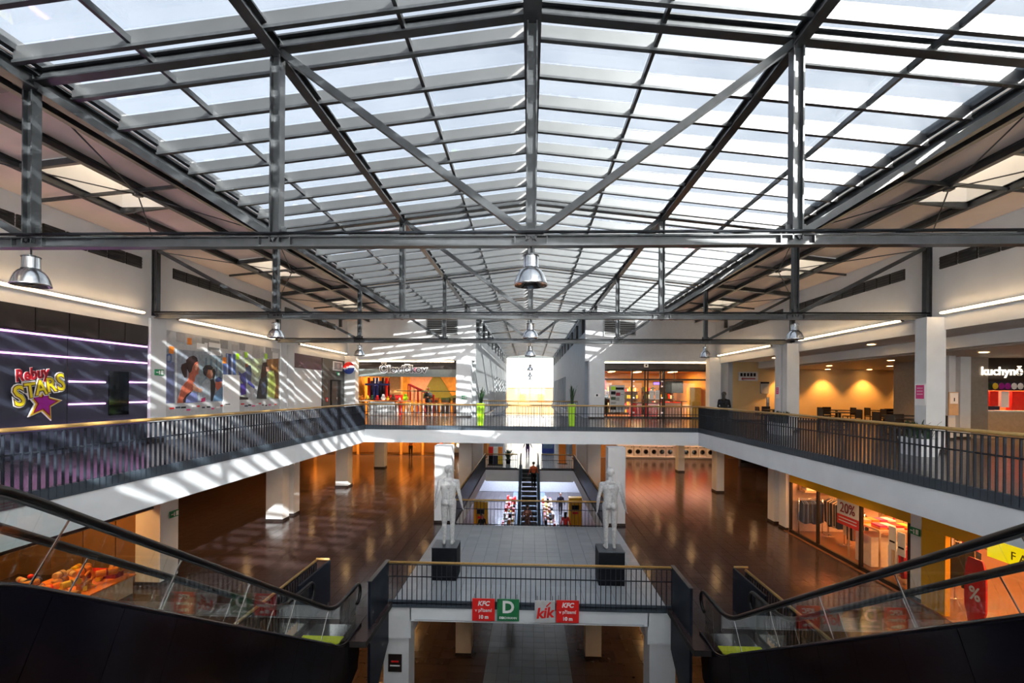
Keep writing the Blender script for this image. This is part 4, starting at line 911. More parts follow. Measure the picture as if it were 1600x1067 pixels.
for k in range(5):
    x = 4.7 + 1.25 * k
    t = thing('shelf_unit', (x, 35.5, 0), '%s stocked shelf unit at the back of the glazed shop' % ordn[k], 'shelf', 'stocked shelves in the glazed shop')
    MB().box(x - .5, x + .5, 35.6, 35.7, 0, 1.9).build('back_panel', brown, t)
    for z in (.1, .6, 1.1, 1.6):
        MB().box(x - .5, x + .5, 35.2, 35.6, z, z + .04).build('shelf_board', dark, t)
        q = MB()
        for j in range(7): q.m = random.randrange(6); q.box(x - .46 + .13 * j, x - .36 + .13 * j, 35.22, 35.4, z + .04, z + .18 + .2 * random.random())
        q.build('goods', [red, gold, wht, leaf, orange, black], t)
for k, x in enumerate((8.45, 9.5)):
    t = thing('tall_table', (x, 31.3, 0), '%s slim table near the right shop window' % ['first', 'second'][k], 'table', 'slim tables in the glazed shop')
    MB().box(x - .3, x + .3, 31.1, 31.6, 1.0, 1.04).build('top', dark, t); MB().bar((x, 31.35, 0), (x, 31.35, 1.0), .06, .06).build('leg', steel, t); MB().box(x - .2, x + .2, 31.15, 31.55, 0, .03).build('foot', steel, t)
t = thing('gold_cabinet', (10.3, 31.4, 0), 'bright yellow cabinet at the right end of the glazed shop', 'cabinet')
MB().box(10.0, 10.7, 31.3, 31.9, 0, 1.9).build('body', pl('bright amber', (0.9, 0.5, 0.03)), t); MB().box(10.05, 10.65, 31.28, 31.3, .1, 1.0).build('door', yellow, t)
t = thing('number_plate', (3.9, 29.28, 1.5), 'small pale plate on the right corridor pilaster', 'sign')
MB().box(3.8, 4.15, 29.26, 29.3, 1.28, 1.48).build('plate', wht, t); MB().box(3.9, 4.0, 29.25, 29.26, 1.32, 1.44).build('symbol', black, t)

# ------------------------------------------------------------------ planters and plants
def blades(mb, c, n, h, spread, w=.05, seed=1):
    random.seed(seed)
    for k in range(n):
        a = random.random() * 6.28; r = spread * random.random(); hh = h * (.6 + .4 * random.random()); dx, dy = math.cos(a), math.sin(a)
        p = [V(c) + V((dx * r * .3, dy * r * .3, 0)), V(c) + V((dx * r * .6, dy * r * .6, hh * .5)), V(c) + V((dx * r * 1.1, dy * r * 1.1, hh * .85)), V(c) + V((dx * r * 1.5, dy * r * 1.5, hh))]
        t_ = V((-dy, dx, 0)); b = len(mb.v)
        ws = (w * .6, w, w * .8, .004); nrm = V((dx, dy, .2)) * .006
        for q, ww in zip(p, ws): mb.v += [tuple(q - t_ * ww / 2), tuple(q + nrm), tuple(q + t_ * ww / 2), tuple(q - nrm)]
        for i in range(3):
            for j in range(4): mb.face([b + 4 * i + j, b + 4 * i + (j + 1) % 4, b + 4 * i + 4 + (j + 1) % 4, b + 4 * i + 4 + j])
for k, (x, y, lab) in enumerate(((-2.28, 22.9, 'lime green tall planter with spiky plant, left of the corridor view'), (1.93, 22.9, 'lime green tall planter with spiky plant, right of the corridor view'))):
    t = thing('tall_planter', (x, y, 0), lab, 'planter', 'lime tall planters on the far gallery')
    q = MB(); a, b = .12, .175
    q.add([(x - a, y - a, 0), (x + a, y - a, 0), (x + a, y + a, 0), (x - a, y + a, 0), (x - b, y - b, .98), (x + b, y - b, .98), (x + b, y + b, .98), (x - b, y + b, .98)], [(3, 2, 1, 0), (0, 1, 5, 4), (1, 2, 6, 5), (2, 3, 7, 6), (3, 0, 4, 7)])
    q.box(x - b, x + b, y - b, y - b + .02, .95, 1.0); q.box(x - b, x + b, y + b - .02, y + b, .95, 1.0); q.box(x - b, x - b + .02, y - b, y + b, .95, 1.0); q.box(x + b - .02, x + b, y - b, y + b, .95, 1.0)
    q.build('pot', lime, t); MB().box(x - b + .02, x + b - .02, y - b + .02, y + b - .02, .9, .94).build('soil', soil, t)
    q = MB(); blades(q, (x, y, .92), 13, .85 if k == 0 else 1.0, .24, .07, 20 + k); q.build('leaves', leaf, t)
def white_planter(x, y, w, label, seed):
    t = thing('planter', (x, y, 0), label, 'planter', 'white planters by the right gallery columns')
    q = MB(); a, b = w / 2 - .06, w / 2; d0, d1 = .2, .25
    q.add([(x - d0, y - a, 0), (x + d0, y - a, 0), (x + d0, y + a, 0), (x - d0, y + a, 0), (x - d1, y - b, .45), (x + d1, y - b, .45), (x + d1, y + b, .45), (x - d1, y + b, .45)], [(3, 2, 1, 0), (0, 1, 5, 4), (1, 2, 6, 5), (2, 3, 7, 6), (3, 0, 4, 7)])
    q.build('pot', white_b, t); MB().box(x - d1 + .02, x + d1 - .02, y - b + .02, y + b - .02, .4, .43).build('soil', soil, t)
    q = MB()
    n = max(2, int(w / .22))
    for k in range(n): blades(q, (x, y - w / 2 + .12 + (w - .24) * k / (n - 1), .42), 12, .5, .22, .08, seed + k)
    q.build('leaves', leaf, t)
white_planter(9.55, 19.2, 1.2, 'long white planter beside the paired right gallery columns', 40)
white_planter(9.95, 13.0, .8, 'white planter in front of the nearest right gallery column', 60)

# ------------------------------------------------------------------ food court
cp = thing('dining_chair', (0, 0, 0), 'x', 'chair', 'dark chairs of the food court')
chm = pl('dark brown chair', (0.018, 0.014, 0.014), .5)
MB().box(-.21, .21, -.21, .21, .43, .47).build('seat', chm, cp); MB().box(-.21, .21, .18, .22, .5, .88).build('backrest', chm, cp)
for x in (-.19, .19):
    for y in (-.19, .19): MB().bar((x, y, 0), (x, y, .45 if y < 0 else .8), .035, .035).build('leg', chm, cp)
tp = thing('dining_table', (0, 0, 0), 'x', 'table', 'dark tables of the food court')
MB().box(-.4, .4, -.4, .4, .72, .76).build('top', chm, tp); MB().bar((0, 0, .03), (0, 0, .72), .08, .08).build('column', chm, tp); MB().box(-.25, .25, -.25, .25, 0, .03).build('foot', chm, tp)
tabs = [(12.3, 25.4), (13.6, 22.2), (15.4, 25.4), (14.2, 19.6), (12.6, 16.6), (17.6, 25.2), (15.5, 14.6), (13.6, 12.6), (17.2, 13.4), (19.6, 25.0), (17.0, 23.2)]
for k, (x, y) in enumerate(tabs):
    nm = '%s dark square table of the food court, counted from the far left corner' % (ordn + ['eleventh'])[k]
    place(tp, (x, y, 0), R(4 * (k % 3)), nm)
    for j, (dx, dy, rz) in enumerate(((-.62, 0, R(90)), (.62, 0, R(-90)), (0, .62, 0))):
        if j == 2 and k % 2: continue
        place(cp, (x + dx, y + dy, 0), rz, 'dark chair %s the %s food court table' % (['left of', 'right of', 'behind'][j], (ordn + ['eleventh'])[k]))
# food court downlights and wall washers
dl_me = MB().lathe([(.12, -.004), (.12, .0)], n=16).mesh('lens', down_m); rg_me = MB().lathe([(.121, -.012), (.15, -.012), (.15, .0), (.121, 0.0), (.121, -.012)], n=16, cap=False).mesh('ring', wht)
def downlight(x, y, z, e, label, group, spot=True, col=WARM, ang=110):
    t = thing('downlight', (x, y, z), label, 'lamp', group)
    piece('lens', dl_me, (x, y, z), t); piece('ring', rg_me, (x, y, z), t)
    if e:
        d = bpy.data.lights.new('downlight_beam', 'SPOT'); d.energy = e; d.color = col; d.spot_size = R(ang); d.spot_blend = .6; d.shadow_soft_size = .1
        o = bpy.data.objects.new('downlight_beam', d); COL.objects.link(o); o.parent = t; o.location = (0, 0, -.03)
    return t
for i, y in enumerate((8, 12, 16, 20, 24)):
    for j, x in enumerate((14.2, 17.0, 20.0)):
        downlight(x, y, 2.895, 90, '%s round ceiling lamp from the window side in the %s row of the food court' % (ordn[j], ordn[i]), 'food court downlights')
for k, x in enumerate((13.9, 16.2, 18.4, 20.9)): downlight(x, 27.5, 2.89 if x > 13 else 3.29, 260, '%s wall-washing lamp along the food court back wall' % ordn[k], 'food court wall washers', ang=95)
for i, y in enumerate((9.5, 15.5, 17.7, 24.5)): downlight(11.9, y, 3.295, 40, '%s small lamp in the edge soffit over the food court entrance' % ordn[i], 'food court edge lamps')
t = thing('pictogram_sign', (12.1, 27.9, 2.3), 'grey pictogram sign with an arrow on the food court wall', 'sign')
MB().box(11.6, 12.65, 27.9, 27.97, 2.25, 2.75).build('plate', lightgrey, t)
for k in range(5): MB().box(11.68 + .18 * k, 11.8 + .18 * k, 27.89, 27.9, 2.5, 2.68).build('pictogram', black, t)
MB().prism([(11.72, 2.36), (11.82, 2.44), (11.82, 2.4), (12.5, 2.4), (12.5, 2.34), (11.82, 2.34), (11.82, 2.29)], 27.885, 27.9, 'y').build('arrow', maroon, t)
t = thing('framed_notice', (13.1, 27.9, 1.6), 'dark framed notice hanging under the drop beam wall', 'notice')
MB().box(12.8, 13.25, 27.9, 27.97, 1.55, 2.2).build('frame', grey, t); MB().box(12.8, 13.25, 27.88, 27.9, 2.1, 2.2).build('header', black, t)
t = thing('sanitiser_stand', (13.0, 27.5, 0), 'slim stand with white dispenser at the food court wall', 'dispenser')
MB().box(12.92, 13.08, 27.48, 27.52, 0, 1.35).build('board', grey, t); MB().box(12.95, 13.05, 27.42, 27.48, 1.05, 1.3).build('bottle', wht, t); MB().box(12.8, 13.2, 27.3, 27.7, 0, .03).build('foot', grey, t)
def pinned(loc, rz, label, w=.36, h=.58):
    x, y, z = loc; t = thing('notice', loc, label, 'notice', 'pink notices on the right columns')
    MB().box(x - .012, x, y - w / 2, y + w / 2, z - h / 2, z + h / 2).build('paper', wht, t)
    MB().box(x - .016, x - .012, y - w / 2 + .04, y + w / 2 - .04, z - h / 2 + .18, z + h / 2 - .03).build('pink_print', pink, t)
    for j in range(3): MB().box(x - .018, x - .016, y - w / 2 + .08, y + w / 2 - .08, z + .0 + .08 * j, z + .03 + .08 * j).build('print_line', pl('pale pink', (0.85, 0.45, 0.55)), t)
pinned((10.55, 13.75, 1.55), 0, 'pink and white notice on the nearest right gallery column')
pinned((10.55, 21.45, 1.6), 0, 'pink and white notice on the rear paired right gallery column', .3, .5)
# kiosk at the far right
t = thing('kiosk', (18, 18.5, 0), 'food kiosk with lit menu pictures and white letters at the right edge', 'kiosk')
MB().box(15.75, 16.4, 18.3, 22, 0, 2.9).build('pier', pl('taupe wall', (0.3, 0.26, 0.22)), t)
MB().box(16.4, 23, 18.5, 18.8, 2.05, 2.9).build('sign_band', dark, t)
MB().box(16.4, 23, 18.4, 18.9, 0, .95).build('counter', beige, t); MB().box(16.4, 23, 18.3, 18.9, .95, 1.0).build('counter_top', lightgrey, t)
MB().box(16.4, 23, 18.45, 18.5, 1.72, 2.05).build('menu_strip', pl('menu dark', (0.03, 0.03, 0.05)), t)
random.seed(9)
for k in range(16): MB().prism([(16.55 + .22 * k + .1 * math.cos(a), 1.88 + .12 * math.sin(a)) for a in [i * .785 for i in range(8)]], 18.43, 18.45, 'y').build('menu_picture', [lime, wht, purple, leaf, gold][random.randrange(5)], t)
text('kuchyně', .42, mat('lit letters', (1, 1, 1), .5, emit=(1, .85, .65), estr=.7), t, (16.12, 18.27, 2.4), 0, ext=.015, align='LEFT', off=.008)
MB().box(16.4, 23, 20.8, 20.9, 0, 2.9).build('back_wall', pl('red kiosk wall', (0.7, 0.08, 0.03)), t)
for k, (x, z, w, h, m) in enumerate(((16.5, 1.15, .35, .5, wht), (16.95, 1.15, .3, .55, red), (17.35, 1.1, .28, .6, wht), (17.75, 1.0, .85, .7, red), (18.7, 1.0, .5, .6, gold), (16.45, 1.0, .25, .15, red), (16.9, 1.0, .4, .14, navy))):
    MB().box(x + .1, x + .1 + w, 18.95, 19.2, z, z + h).build('goods', m, t)
MB().box(17.3, 21.7, 19.4, 19.6, 2.8, 2.86).build('kiosk_lamp', shoplight, t); area('lamp_light', t, (19.2, 19.5, 2.78), 3, .2, 160, WARM2)
for k, (x0, x1, y) in enumerate(((14.38, 14.6, 17.5), (15.18, 15.54, 18.0))):
    t = thing('column', ((x0 + x1) / 2, y, 0), '%s slim pier in the food court left of the kiosk' % ordn[k], 'column', 'slim piers of the food court')
    MB().box(x0, x1, y, y + .5, 0.001, 2.9).build('shaft', colpaint, t); MB().box(x0 - .01, x1 + .01, y - .01, y + .51, 0.001, .08).build('plinth', dark, t)
t = thing('info_board', (14.49, 17.4, 1.0), 'pale info board on the slim food court pier', 'notice')
MB().box(14.34, 14.65, 17.44, 17.49, .85, 1.65).build('board', beige, t); MB().box(14.36, 14.62, 17.42, 17.44, 1.25, 1.62).build('paper', wht, t); MB().box(14.48, 14.51, 17.415, 17.42, 1.33, 1.45).build('mark', black, t)

# ------------------------------------------------------------------ clothes shop on the right, lower level
kx = 10.2
ks = thing('wall_clothes_shop', (14, 12, ZL), 'warm orange lit clothes shop behind the yellow front', kind='structure')  # clothes shop room with its own floor, walls and ceiling
MB().box(10.1, 17, 6, 20, ZL - .3, ZL + .006).build('shop_floor', pl('orange wood floor', (0.24, 0.1, 0.045), .35, nscale=3), ks)
MB().box(17, 17.1, 6, 20, ZL, -0.7).build('back_wall', pl('shop cream', (0.7, 0.5, 0.38)), ks); MB().box(10.3, 17, 19.9, 20, ZL, -0.7).build('side_wall', pl('shop cream', (0.7, 0.5, 0.38)), ks); MB().box(10.3, 17, 6, 6.1, ZL, -0.7).build('side_wall', pl('shop cream', (0.7, 0.5, 0.38)), ks)
MB().box(10.3, 17, 6.1, 19.9, -0.8, -0.72).build('shop_ceiling', pl('shop ceiling', (0.5, 0.35, 0.25)), ks)
for k, y in enumerate((7.8, 10.6, 13.4, 16.2, 18.6)):
    for x in (11.8, 14.6):
        MB().box(x - .6, x + .6, y - .12, y + .12, -0.86, -0.81).build('ceiling_lamp', shoplight, ks); area('lamp_light', ks, (x, y, -0.88), 1.2, .25, 50, (1.0, 0.44, 0.15))
sf = thing('window_3', (kx, 15, ZL), kind='structure', label='yellow framed shop front of the clothes shop')
MB().box(kx, kx + .1, 6, 19.75, -1.9, -0.69).build('yellow_fascia', yellow, sf)
MB().box(kx - .02, kx + .1, 12.46, 13.2, ZL, -1.9).build('yellow_pier', yellow, sf)
for y in (19.72, 17.9, 15.62, 13.65): MB().box(kx, kx + .08, y - .05, y + .05, ZL, -1.9).build('mullion', dark, sf)
MB().box(kx, kx + .08, 13.6, 19.75, ZL, ZL + .12).build('sill', dark, sf)
for a, b in ((17.95, 19.67), (15.67, 17.85), (13.7, 15.57)): MB().box(kx + .03, kx + .045, a, b, ZL + .12, -1.9).build('pane', gl_clear, sf)
t = thing('yellow_sign', (kx, 10, -1.8), 'bright yellow sign box with dark letters at the right edge', 'sign')
MB().box(kx - .25, kx, 6.5, 11.1, -1.94, -1.56).build('box', mat('lit yellow', (0.9, 0.7, 0.01), .5, emit=(1, .75, 0), estr=.35), t)
text('F A', .24, brown, t, (kx - .26, 10.4, -1.76), R(-90), ext=.004)
# sale sign
t = thing('sale_sign', (kx + .1, 16.4, -2.2), 'hanging white 20% sale sign with a red foot band', 'sign')
MB().box(kx + .12, kx + .15, 15.86, 16.95, -2.42, -1.94).build('board', wht, t); MB().box(kx + .115, kx + .15, 15.86, 16.95, -2.74, -2.42).build('red_band', red, t)
text('20%', .46, maroon, t, (kx + .105, 16.4, -2.19), R(-90), ext=.004, off=.004)
for k in range(2): MB().box(kx + .11, kx + .116, 15.95, 16.85, -2.53 - .1 * k, -2.5 - .1 * k).build('print_line', wht, t)
for y in (15.95, 16.85): MB().tube([(kx + .13, y, -1.94), (kx + .13, y, -.82)], .006, 5).build('cord', steel, t)
def hanging(x, y, z, m, h, parent_label, grp, wy=.06, ww=.4, rz=0):
    t = thing('garment', (x, y, z), parent_label, 'clothing', grp, rz=rz)
    q = MB(); w = ww / 2; a = wy / 2
    q.add([(-.05, -a, 0), (.05, -a, 0), (.05, a, 0), (-.05, a, 0), (-w, -a, -.09), (w, -a, -.09), (w, a, -.09), (-w, a, -.09), (-w * .92, -a * 1.1, -h), (w * .92, -a * 1.1, -h), (w * .92, a * 1.1, -h), (-w * .92, a * 1.1, -h)],
          [(0, 1, 2, 3)[::-1], (0, 4, 5, 1), (1, 5, 6, 2), (2, 6, 7, 3), (3, 7, 4, 0), (4, 8, 9, 5), (5, 9, 10, 6), (6, 10, 11, 7), (7, 11, 8, 4), (8, 11, 10, 9)])
    o = bpy.data.objects.new('cloth', q.mesh('cloth', m)); COL.objects.link(o); o.parent = t
    hk = MB().tube([(0, 0, 0), (0, 0, .06), (.02, 0, .08)], .005, 5); o = bpy.data.objects.new('hanger', hk.mesh('hanger', chrome)); COL.objects.link(o); o.parent = t
    return t
def rack(x0, x1, y, z, label, rowdir='x'):
    t = thing('clothes_rack', ((x0 + x1) / 2, y, ZL + .02), label, 'rack', 'clothes racks in the shop')
    if rowdir == 'x': P = lambda u, w, h: (u, y + w, h)
    else: P = lambda u, w, h: (y + w, u, h)
    MB().tube([P(x0, 0, z), P(x1, 0, z)], .015, 6).build('bar', chrome, t)
    for u in (x0 + .03, x1 - .03):
        MB().tube([P(u, 0, ZL + .03), P(u, 0, z)], .015, 6).build('upright', chrome, t); MB().tube([P(u, -.25, ZL + .04), P(u, .25, ZL + .04)], .015, 6).build('foot', chrome, t)
    if rowdir != 'x': t.location = (y, (x0 + x1) / 2, ZL + .02)
    return t
def rack_fix(t): pass
random.seed(21)
denims = [jeans, navy, pl('mid denim', (0.07, 0.1, 0.2), .9), pl('black denim', (0.02, 0.02, 0.03), .9)]
def garments_x(x0, x1, y, z, n, ms, h, what, grp):
    for k in range(n):
        x = x0 + (x1 - x0) * (k + .5) / n
        hanging(x, y, z - .08, ms[k % len(ms)] if not callable(ms) else ms(), h * (.9 + .15 * random.random()), '%s %s' % (what % (['leftmost'] + ordn[1:] + ['eleventh', 'twelfth', 'thirteenth', 'fourteenth'])[k], ''), grp, rz=R(90))
def rack_x(x0, x1, y, z, n, ms, h, label, what, grp):
    tt = thing('clothes_rack', ((x0 + x1) / 2, y, ZL + .02), label, 'rack', 'clothes racks in the shop')
    MB().tube([(x0, y, z), (x1, y, z)], .015, 6).build('bar', chrome, tt)
    for u in (x0 + .03, x1 - .03):
        MB().tube([(u, y, ZL + .03), (u, y, z)], .015, 6).build('upright', chrome, tt); MB().tube([(u, y - .25, ZL + .04), (u, y + .25, ZL + .04)], .015, 6).build('foot', chrome, tt)
    garments_x(x0 + .08, x1 - .08, y, z, n, ms, h, what, grp)
def rack_y(y0, y1, x, z, n, ms, h, label, what, grp):
    tt = thing('clothes_rack', (x, (y0 + y1) / 2, ZL + .02), label, 'rack', 'clothes racks in the shop')
    MB().tube([(x, y0, z), (x, y1, z)], .015, 6).build('bar', chrome, tt)
    for u in (y0 + .03, y1 - .03):
        MB().tube([(x, u, ZL + .03), (x, u, z)], .015, 6).build('upright', chrome, tt); MB().tube([(x - .25, u, ZL + .04), (x + .25, u, ZL + .04)], .015, 6).build('foot', chrome, tt)
    for k in range(n):
        y = y1 - .08 - (y1 - y0 - .16) * (k + .5) / n
        hanging(x, y, z - .08, ms[k % len(ms)], h * (.9 + .15 * random.random()), (what % (['leftmost'] + ordn[1:] + ['eleventh', 'twelfth', 'thirteenth', 'fourteenth'])[k]), grp, rz=0)
sh = thing('wall_shelf', (13, 19.6, -2.2), 'pale shelf board over the denim rack in the clothes shop', 'shelf')
MB().box(10.6, 16.5, 19.4, 19.9, -2.25, -2.18).build('board', beige, sh); MB().box(10.6, 16.5, 19.82, 19.9, -2.25, -1.0).build('back_panel', beige, sh)
for k in range(7):
    t = thing('folded_clothes', (10.9 + .62 * k, 19.65, -2.18), '%s pile of folded clothes from the left on the wall shelf' % ordn[k], 'clothing', 'folded piles on the wall shelf')
    for j in range(3): MB().box(10.7 + .62 * k, 11.1 + .62 * k, 19.48, 19.8, -2.18 + .1 * j, -2.09 + .1 * j).build('folded_piece', [wht, beige, orange, pink, jeans, red][(k * 2 + j) % 6], t)
rack_x(10.4, 11.35, 19.5, -2.5, 10, denims, .85, 'rack of blue jeans under the wall shelf', '%s pair of jeans on the rack under the wall shelf', 'jeans on the wall rack')
rack_x(11.5, 12.5, 19.5, -2.5, 6, [black, cloth_dk], .7, 'rack of black clothes under the wall shelf', '%s black garment on the rack under the wall shelf', 'black clothes on the wall rack')
rack_y(17.05, 18.0, 11.3, -2.45, 8, [pl('cream cloth', (0.7, 0.55, 0.4), .9), pl('cream cloth', (0.7, 0.55, 0.4), .9), jeans, cloth_dk, cloth_dk, beige, orange, cloth_dk], .95, 'rack of mixed trousers behind the sale sign', '%s garment on the rack behind the sale sign', 'trousers behind the sale sign')
rack_y(14.35, 15.15, 10.85, -2.75, 9, [wht, wht, pl('cream cloth', (0.7, 0.55, 0.4), .9), beige, wht, wht, red, maroon, maroon], .85, 'rack of white and red clothes by the front window', '%s garment on the window rack', 'clothes on the window rack')
rack_y(17.4, 18.8, 13.0, -1.9, 10, [pink, gold, gold, beige, orange, wht, red, beige, orange, brown], .75, 'rack of bright tops deep in the clothes shop', '%s bright top on the deep rack', 'tops on the deep rack')
rack_y(13.7, 14.6, 11.95, -2.2, 9, [beige, wht, red, cloth_dk, wht, brown, cloth_dk, beige, pink], .8, 'rack of pale tops inside the shop entrance', '%s top on the entrance rack', 'tops on the entrance rack')
rack_y(12.85, 13.5, 11.25, -2.3, 8, [cloth_dk], .95, 'rack of black coats by the yellow pier', '%s black coat by the yellow pier', 'black coats by the pier')
rack_y(18.1, 19.1, 11.3, -2.3, 12, [cloth_dk, jeans, beige, cloth_dk, grey], .95, 'rack of dark coats near the middle of the clothes shop window', '%s coat on the middle window rack', 'coats on the middle window rack')
rack_y(16.8, 18.0, 12.4, -1.75, 11, [orange, gold, pink, beige, wht, orange, red], .8, 'high rack of warm coloured tops at the back of the clothes shop', '%s top on the high back rack', 'tops on the high back rack')
rack_y(15.1, 16.1, 13.2, -2.0, 9, [wht, beige, orange, wht, pink], .85, 'rack of pale dresses behind the yellow pier', '%s dress behind the yellow pier', 'dresses behind the pier')
t = thing('display_table', (11.6, 15.2, ZL), 'white display box table with folded clothes in the window', 'table')
MB().box(10.7, 11.35, 15.85, 16.6, ZL + .02, ZL + .95).build('box', pl('warm white', (0.75, 0.66, 0.55)), t); MB().box(10.6, 11.75, 15.35, 16.9, ZL + 1.25, ZL + 1.3).build('top', beige, t)
for a, b in ((10.65, 15.4), (11.7, 15.4), (10.65, 16.85), (11.7, 16.85)): MB().bar((a, b, ZL + .02), (a, b, ZL + 1.25), .04, .04).build('leg', beige, t)
for k in range(8):
    t = thing('folded_clothes', (10.8 + .25 * (k % 4), 15.65 + .7 * (k // 4), ZL + 1.3), '%s folded pile on the window display table' % ordn[k], 'clothing', 'folded piles on the display table')
    x, y = 10.8 + .25 * (k % 4), 15.65 + .7 * (k // 4)
    for j in range(2): MB().box(x - .11, x + .11, y - .2, y + .2, ZL + 1.3 + .06 * j, ZL + 1.355 + .06 * j).build('folded_piece', [orange, pink, wht, red, gold, beige][(k + j) % 6], t)
t = thing('poster_pair', (10.6, 13.75, -2.8), 'two white notices on a stand by the window column', 'notice')
for k in range(2): MB().box(10.36, 10.38, 14.0 + .34 * k, 14.28 + .34 * k, -2.95 + .08 * k, -2.3 + .08 * k).build('sheet', wht, t); MB().box(10.35, 10.36, 14.04 + .34 * k, 14.24 + .34 * k, -2.75 + .08 * k, -2.7 + .08 * k).build('print_line', black, t)
MB().tube([(10.4, 14.31, ZL + .03), (10.4, 14.31, -2.3)], .012, 6).build('pole', chrome, t); MB().box(10.32, 10.48, 14.2, 14.42, ZL + .007, ZL + .03).build('foot', steel, t)
t = thing('sale_banner', (9.9, 11.45, ZL), 'tall red oval banner with a white percent sign', 'banner')
bp = [(11.45 + .27 * math.cos(a) * (1 if math.sin(a) > -.2 else .8), ZL + .95 + .95 * (1 if math.sin(a) > 0 else 1) * math.sin(a) * (abs(math.sin(a)) ** -.35 if abs(math.sin(a)) > .01 else 1)) for a in [2 * math.pi * k / 32 for k in range(32)]]
bp = [(u, max(ZL + .03, min(ZL + 1.75, v))) for u, v in bp]
MB().prism(bp, 10.0, 10.04, 'x').build('panel', maroon and red, t); MB().box(9.88, 10.16, 11.3, 11.6, ZL + .001, ZL + .03).build('foot', steel, t)
text('%', .42, wht, t, (9.995, 11.45, ZL + .95), R(-90), ext=.004, off=.006)

# ------------------------------------------------------------------ stall on the left, lower level
bs = thing('wall_stall_shop', (-12, 11, ZL), 'brown wood-panelled shop behind the goods platform on the left', kind='structure')  # stall shop space: panelled walls, sign beam and lamp together
MB().box(-15, -14.9, 6, 13.9, ZL, -0.7).build('back_wall', brownwall, bs); MB().box(-15, -10.9, 13.9, 14.0, ZL, -0.7).build('side_wall', brownwall, bs)
for k in range(9): MB().box(-14.9, -14.86, 6.1 + .86 * k, 6.9 + .86 * k, ZL, -1.4).build('wall_panel', pl('walnut panel', (0.22, 0.12, 0.06), .5, nscale=5), bs)
for k in range(4): MB().box(-14.8 + .97 * k, -13.9 + .97 * k, 13.86, 13.9, ZL, -1.4).build('wall_panel', pl('walnut panel', (0.22, 0.12, 0.06), .5, nscale=5), bs)
MB().box(-10.9, -10.85, 13.55, 13.85, ZL, -1.6).build('orange_jamb', pl('orange paint', (0.85, 0.4, 0.12)), bs)
MB().box(-10.45, -10.3, 5.5, 13.2, -1.72, -0.69).build('sign_beam', pl('plum beam', (0.035, 0.02, 0.045)), bs)
MB().box(-10.46, -10.29, 5.5, 13.2, -1.74, -1.72).build('beam_trim', pl('warm trim', (0.5, 0.3, 0.15)), bs)
text('r gou', .26, lightgrey, bs, (-10.29, 11.2, -1.52), R(90), ext=.006)
MB().box(-14, -11, 9, 9.2, -0.76, -0.7).build('ceiling_lamp', shoplight, bs); area('lamp_light', bs, (-12.2, 11.5, -0.8), 2, 2, 60, WARM)
t = thing('goods_platform', (-11.3, 12.1, ZL), 'low pale platform with an orange top carrying rolled goods', 'platform')
MB().box(-12.3, -10.5, 10.2, 12.75, ZL + .001, ZL + .46).build('body', beige, t); MB().box(-12.35, -10.46, 10.15, 12.8, ZL + .46, ZL + .5).build('top', orange, t)
random.seed(31); zt0 = ZL + .5
rolls = []
for k in range(22):
    x = -12.0 + 1.3 * random.random(); y = 11.05 + 1.5 * random.random(); a = random.random() * 3.14; r = .06 + .04 * random.random(); L = .25 + .2 * random.random(); lay = k // 10
    zc = zt0 + r + .16 * lay
    t = thing('rolled_goods', (x, y, zc - r), 'golden rolled item in the heap on the orange platform', 'goods', 'rolled goods heaped on the platform')
    dx, dy = math.cos(a) * L / 2, math.sin(a) * L / 2
    MB().tube([(x - dx, y - dy, zc), (x - dx * .9, y - dy * .9, zc), (x + dx * .9, y + dy * .9, zc), (x + dx, y + dy, zc)], [r * .8, r, r, r * .8], 12).build('roll', [bread, beige, gold, bread, orange][k % 5], t)
    rolls.append((x / y, t))
    MB().tube([(x - dx * .1, y - dy * .1, zc), (x + dx * .1, y + dy * .1, zc)], r * 1.04, 12).build('ribbon', [red, maroon, brown][k % 3], t)
NUM = ['first', 'second', 'third', 'fourth', 'fifth', 'sixth', 'seventh', 'eighth', 'ninth', 'tenth', 'eleventh', 'twelfth', 'thirteenth', 'fourteenth', 'fifteenth', 'sixteenth', 'seventeenth', 'eighteenth', 'nineteenth', 'twentieth', 'twenty-first', 'twenty-second']
for k, (_, o) in enumerate(sorted(rolls, key=lambda q: q[0])): o['label'] = '%s golden rolled item from the left in the heap on the orange platform' % NUM[k]
t = thing('bow', (-11.0, 11.7, zt0), 'orange ribbon bow at the front of the platform heap', 'bow')
for s in (-1, 1):
    q = MB(); q.lathe([(.1, -.06), (.14, -.05), (.14, .05), (.1, .06), (.1, -.06)], (0, 0, 0), 16, False); q.v = [(-10.9 + c * .5, 11.75 + s * .13 + a, zt0 + .26 + b) for a, b, c in q.v]; q.build('loop', orange, t)
    MB().bar((-10.88, 11.75, zt0 + .2), (-10.75, 11.75 + s * .15, zt0 + .02), .08, .02).build('tail', gold, t)
MB().box(-11.02, -10.8, 11.65, 11.85, zt0, zt0 + .2).build('block', bread, t)
t = thing('gift_box', (-11.3, 12.55, zt0), 'long maroon box at the right end of the platform', 'box')
MB().box(-11.7, -10.7, 12.42, 12.68, zt0, zt0 + .14).build('body', maroon, t); MB().box(-11.72, -10.68, 12.4, 12.7, zt0 + .14, zt0 + .17).build('lid', red, t)
t = thing('striped_toy', (-11.9, 11.4, zt0), 'navy round toy with a red and white stripe on the heap', 'toy')
MB().ell((-11.7, 11.25, zt0 + .34), (.16, .18, .12)).build('body', navy, t); MB().lathe([(.165, -.02), (.18, 0), (.165, .02)], (-11.7, 11.25, zt0 + .26), 16, False).build('stripe', wht, t); MB().ell((-11.7, 11.2, zt0 + .5), (.06, .06, .05)).build('pompom', red, t); MB().lathe([(.14, 0), (.15, .22)], (-11.7, 11.25, zt0), 16).build('pot', maroon, t)

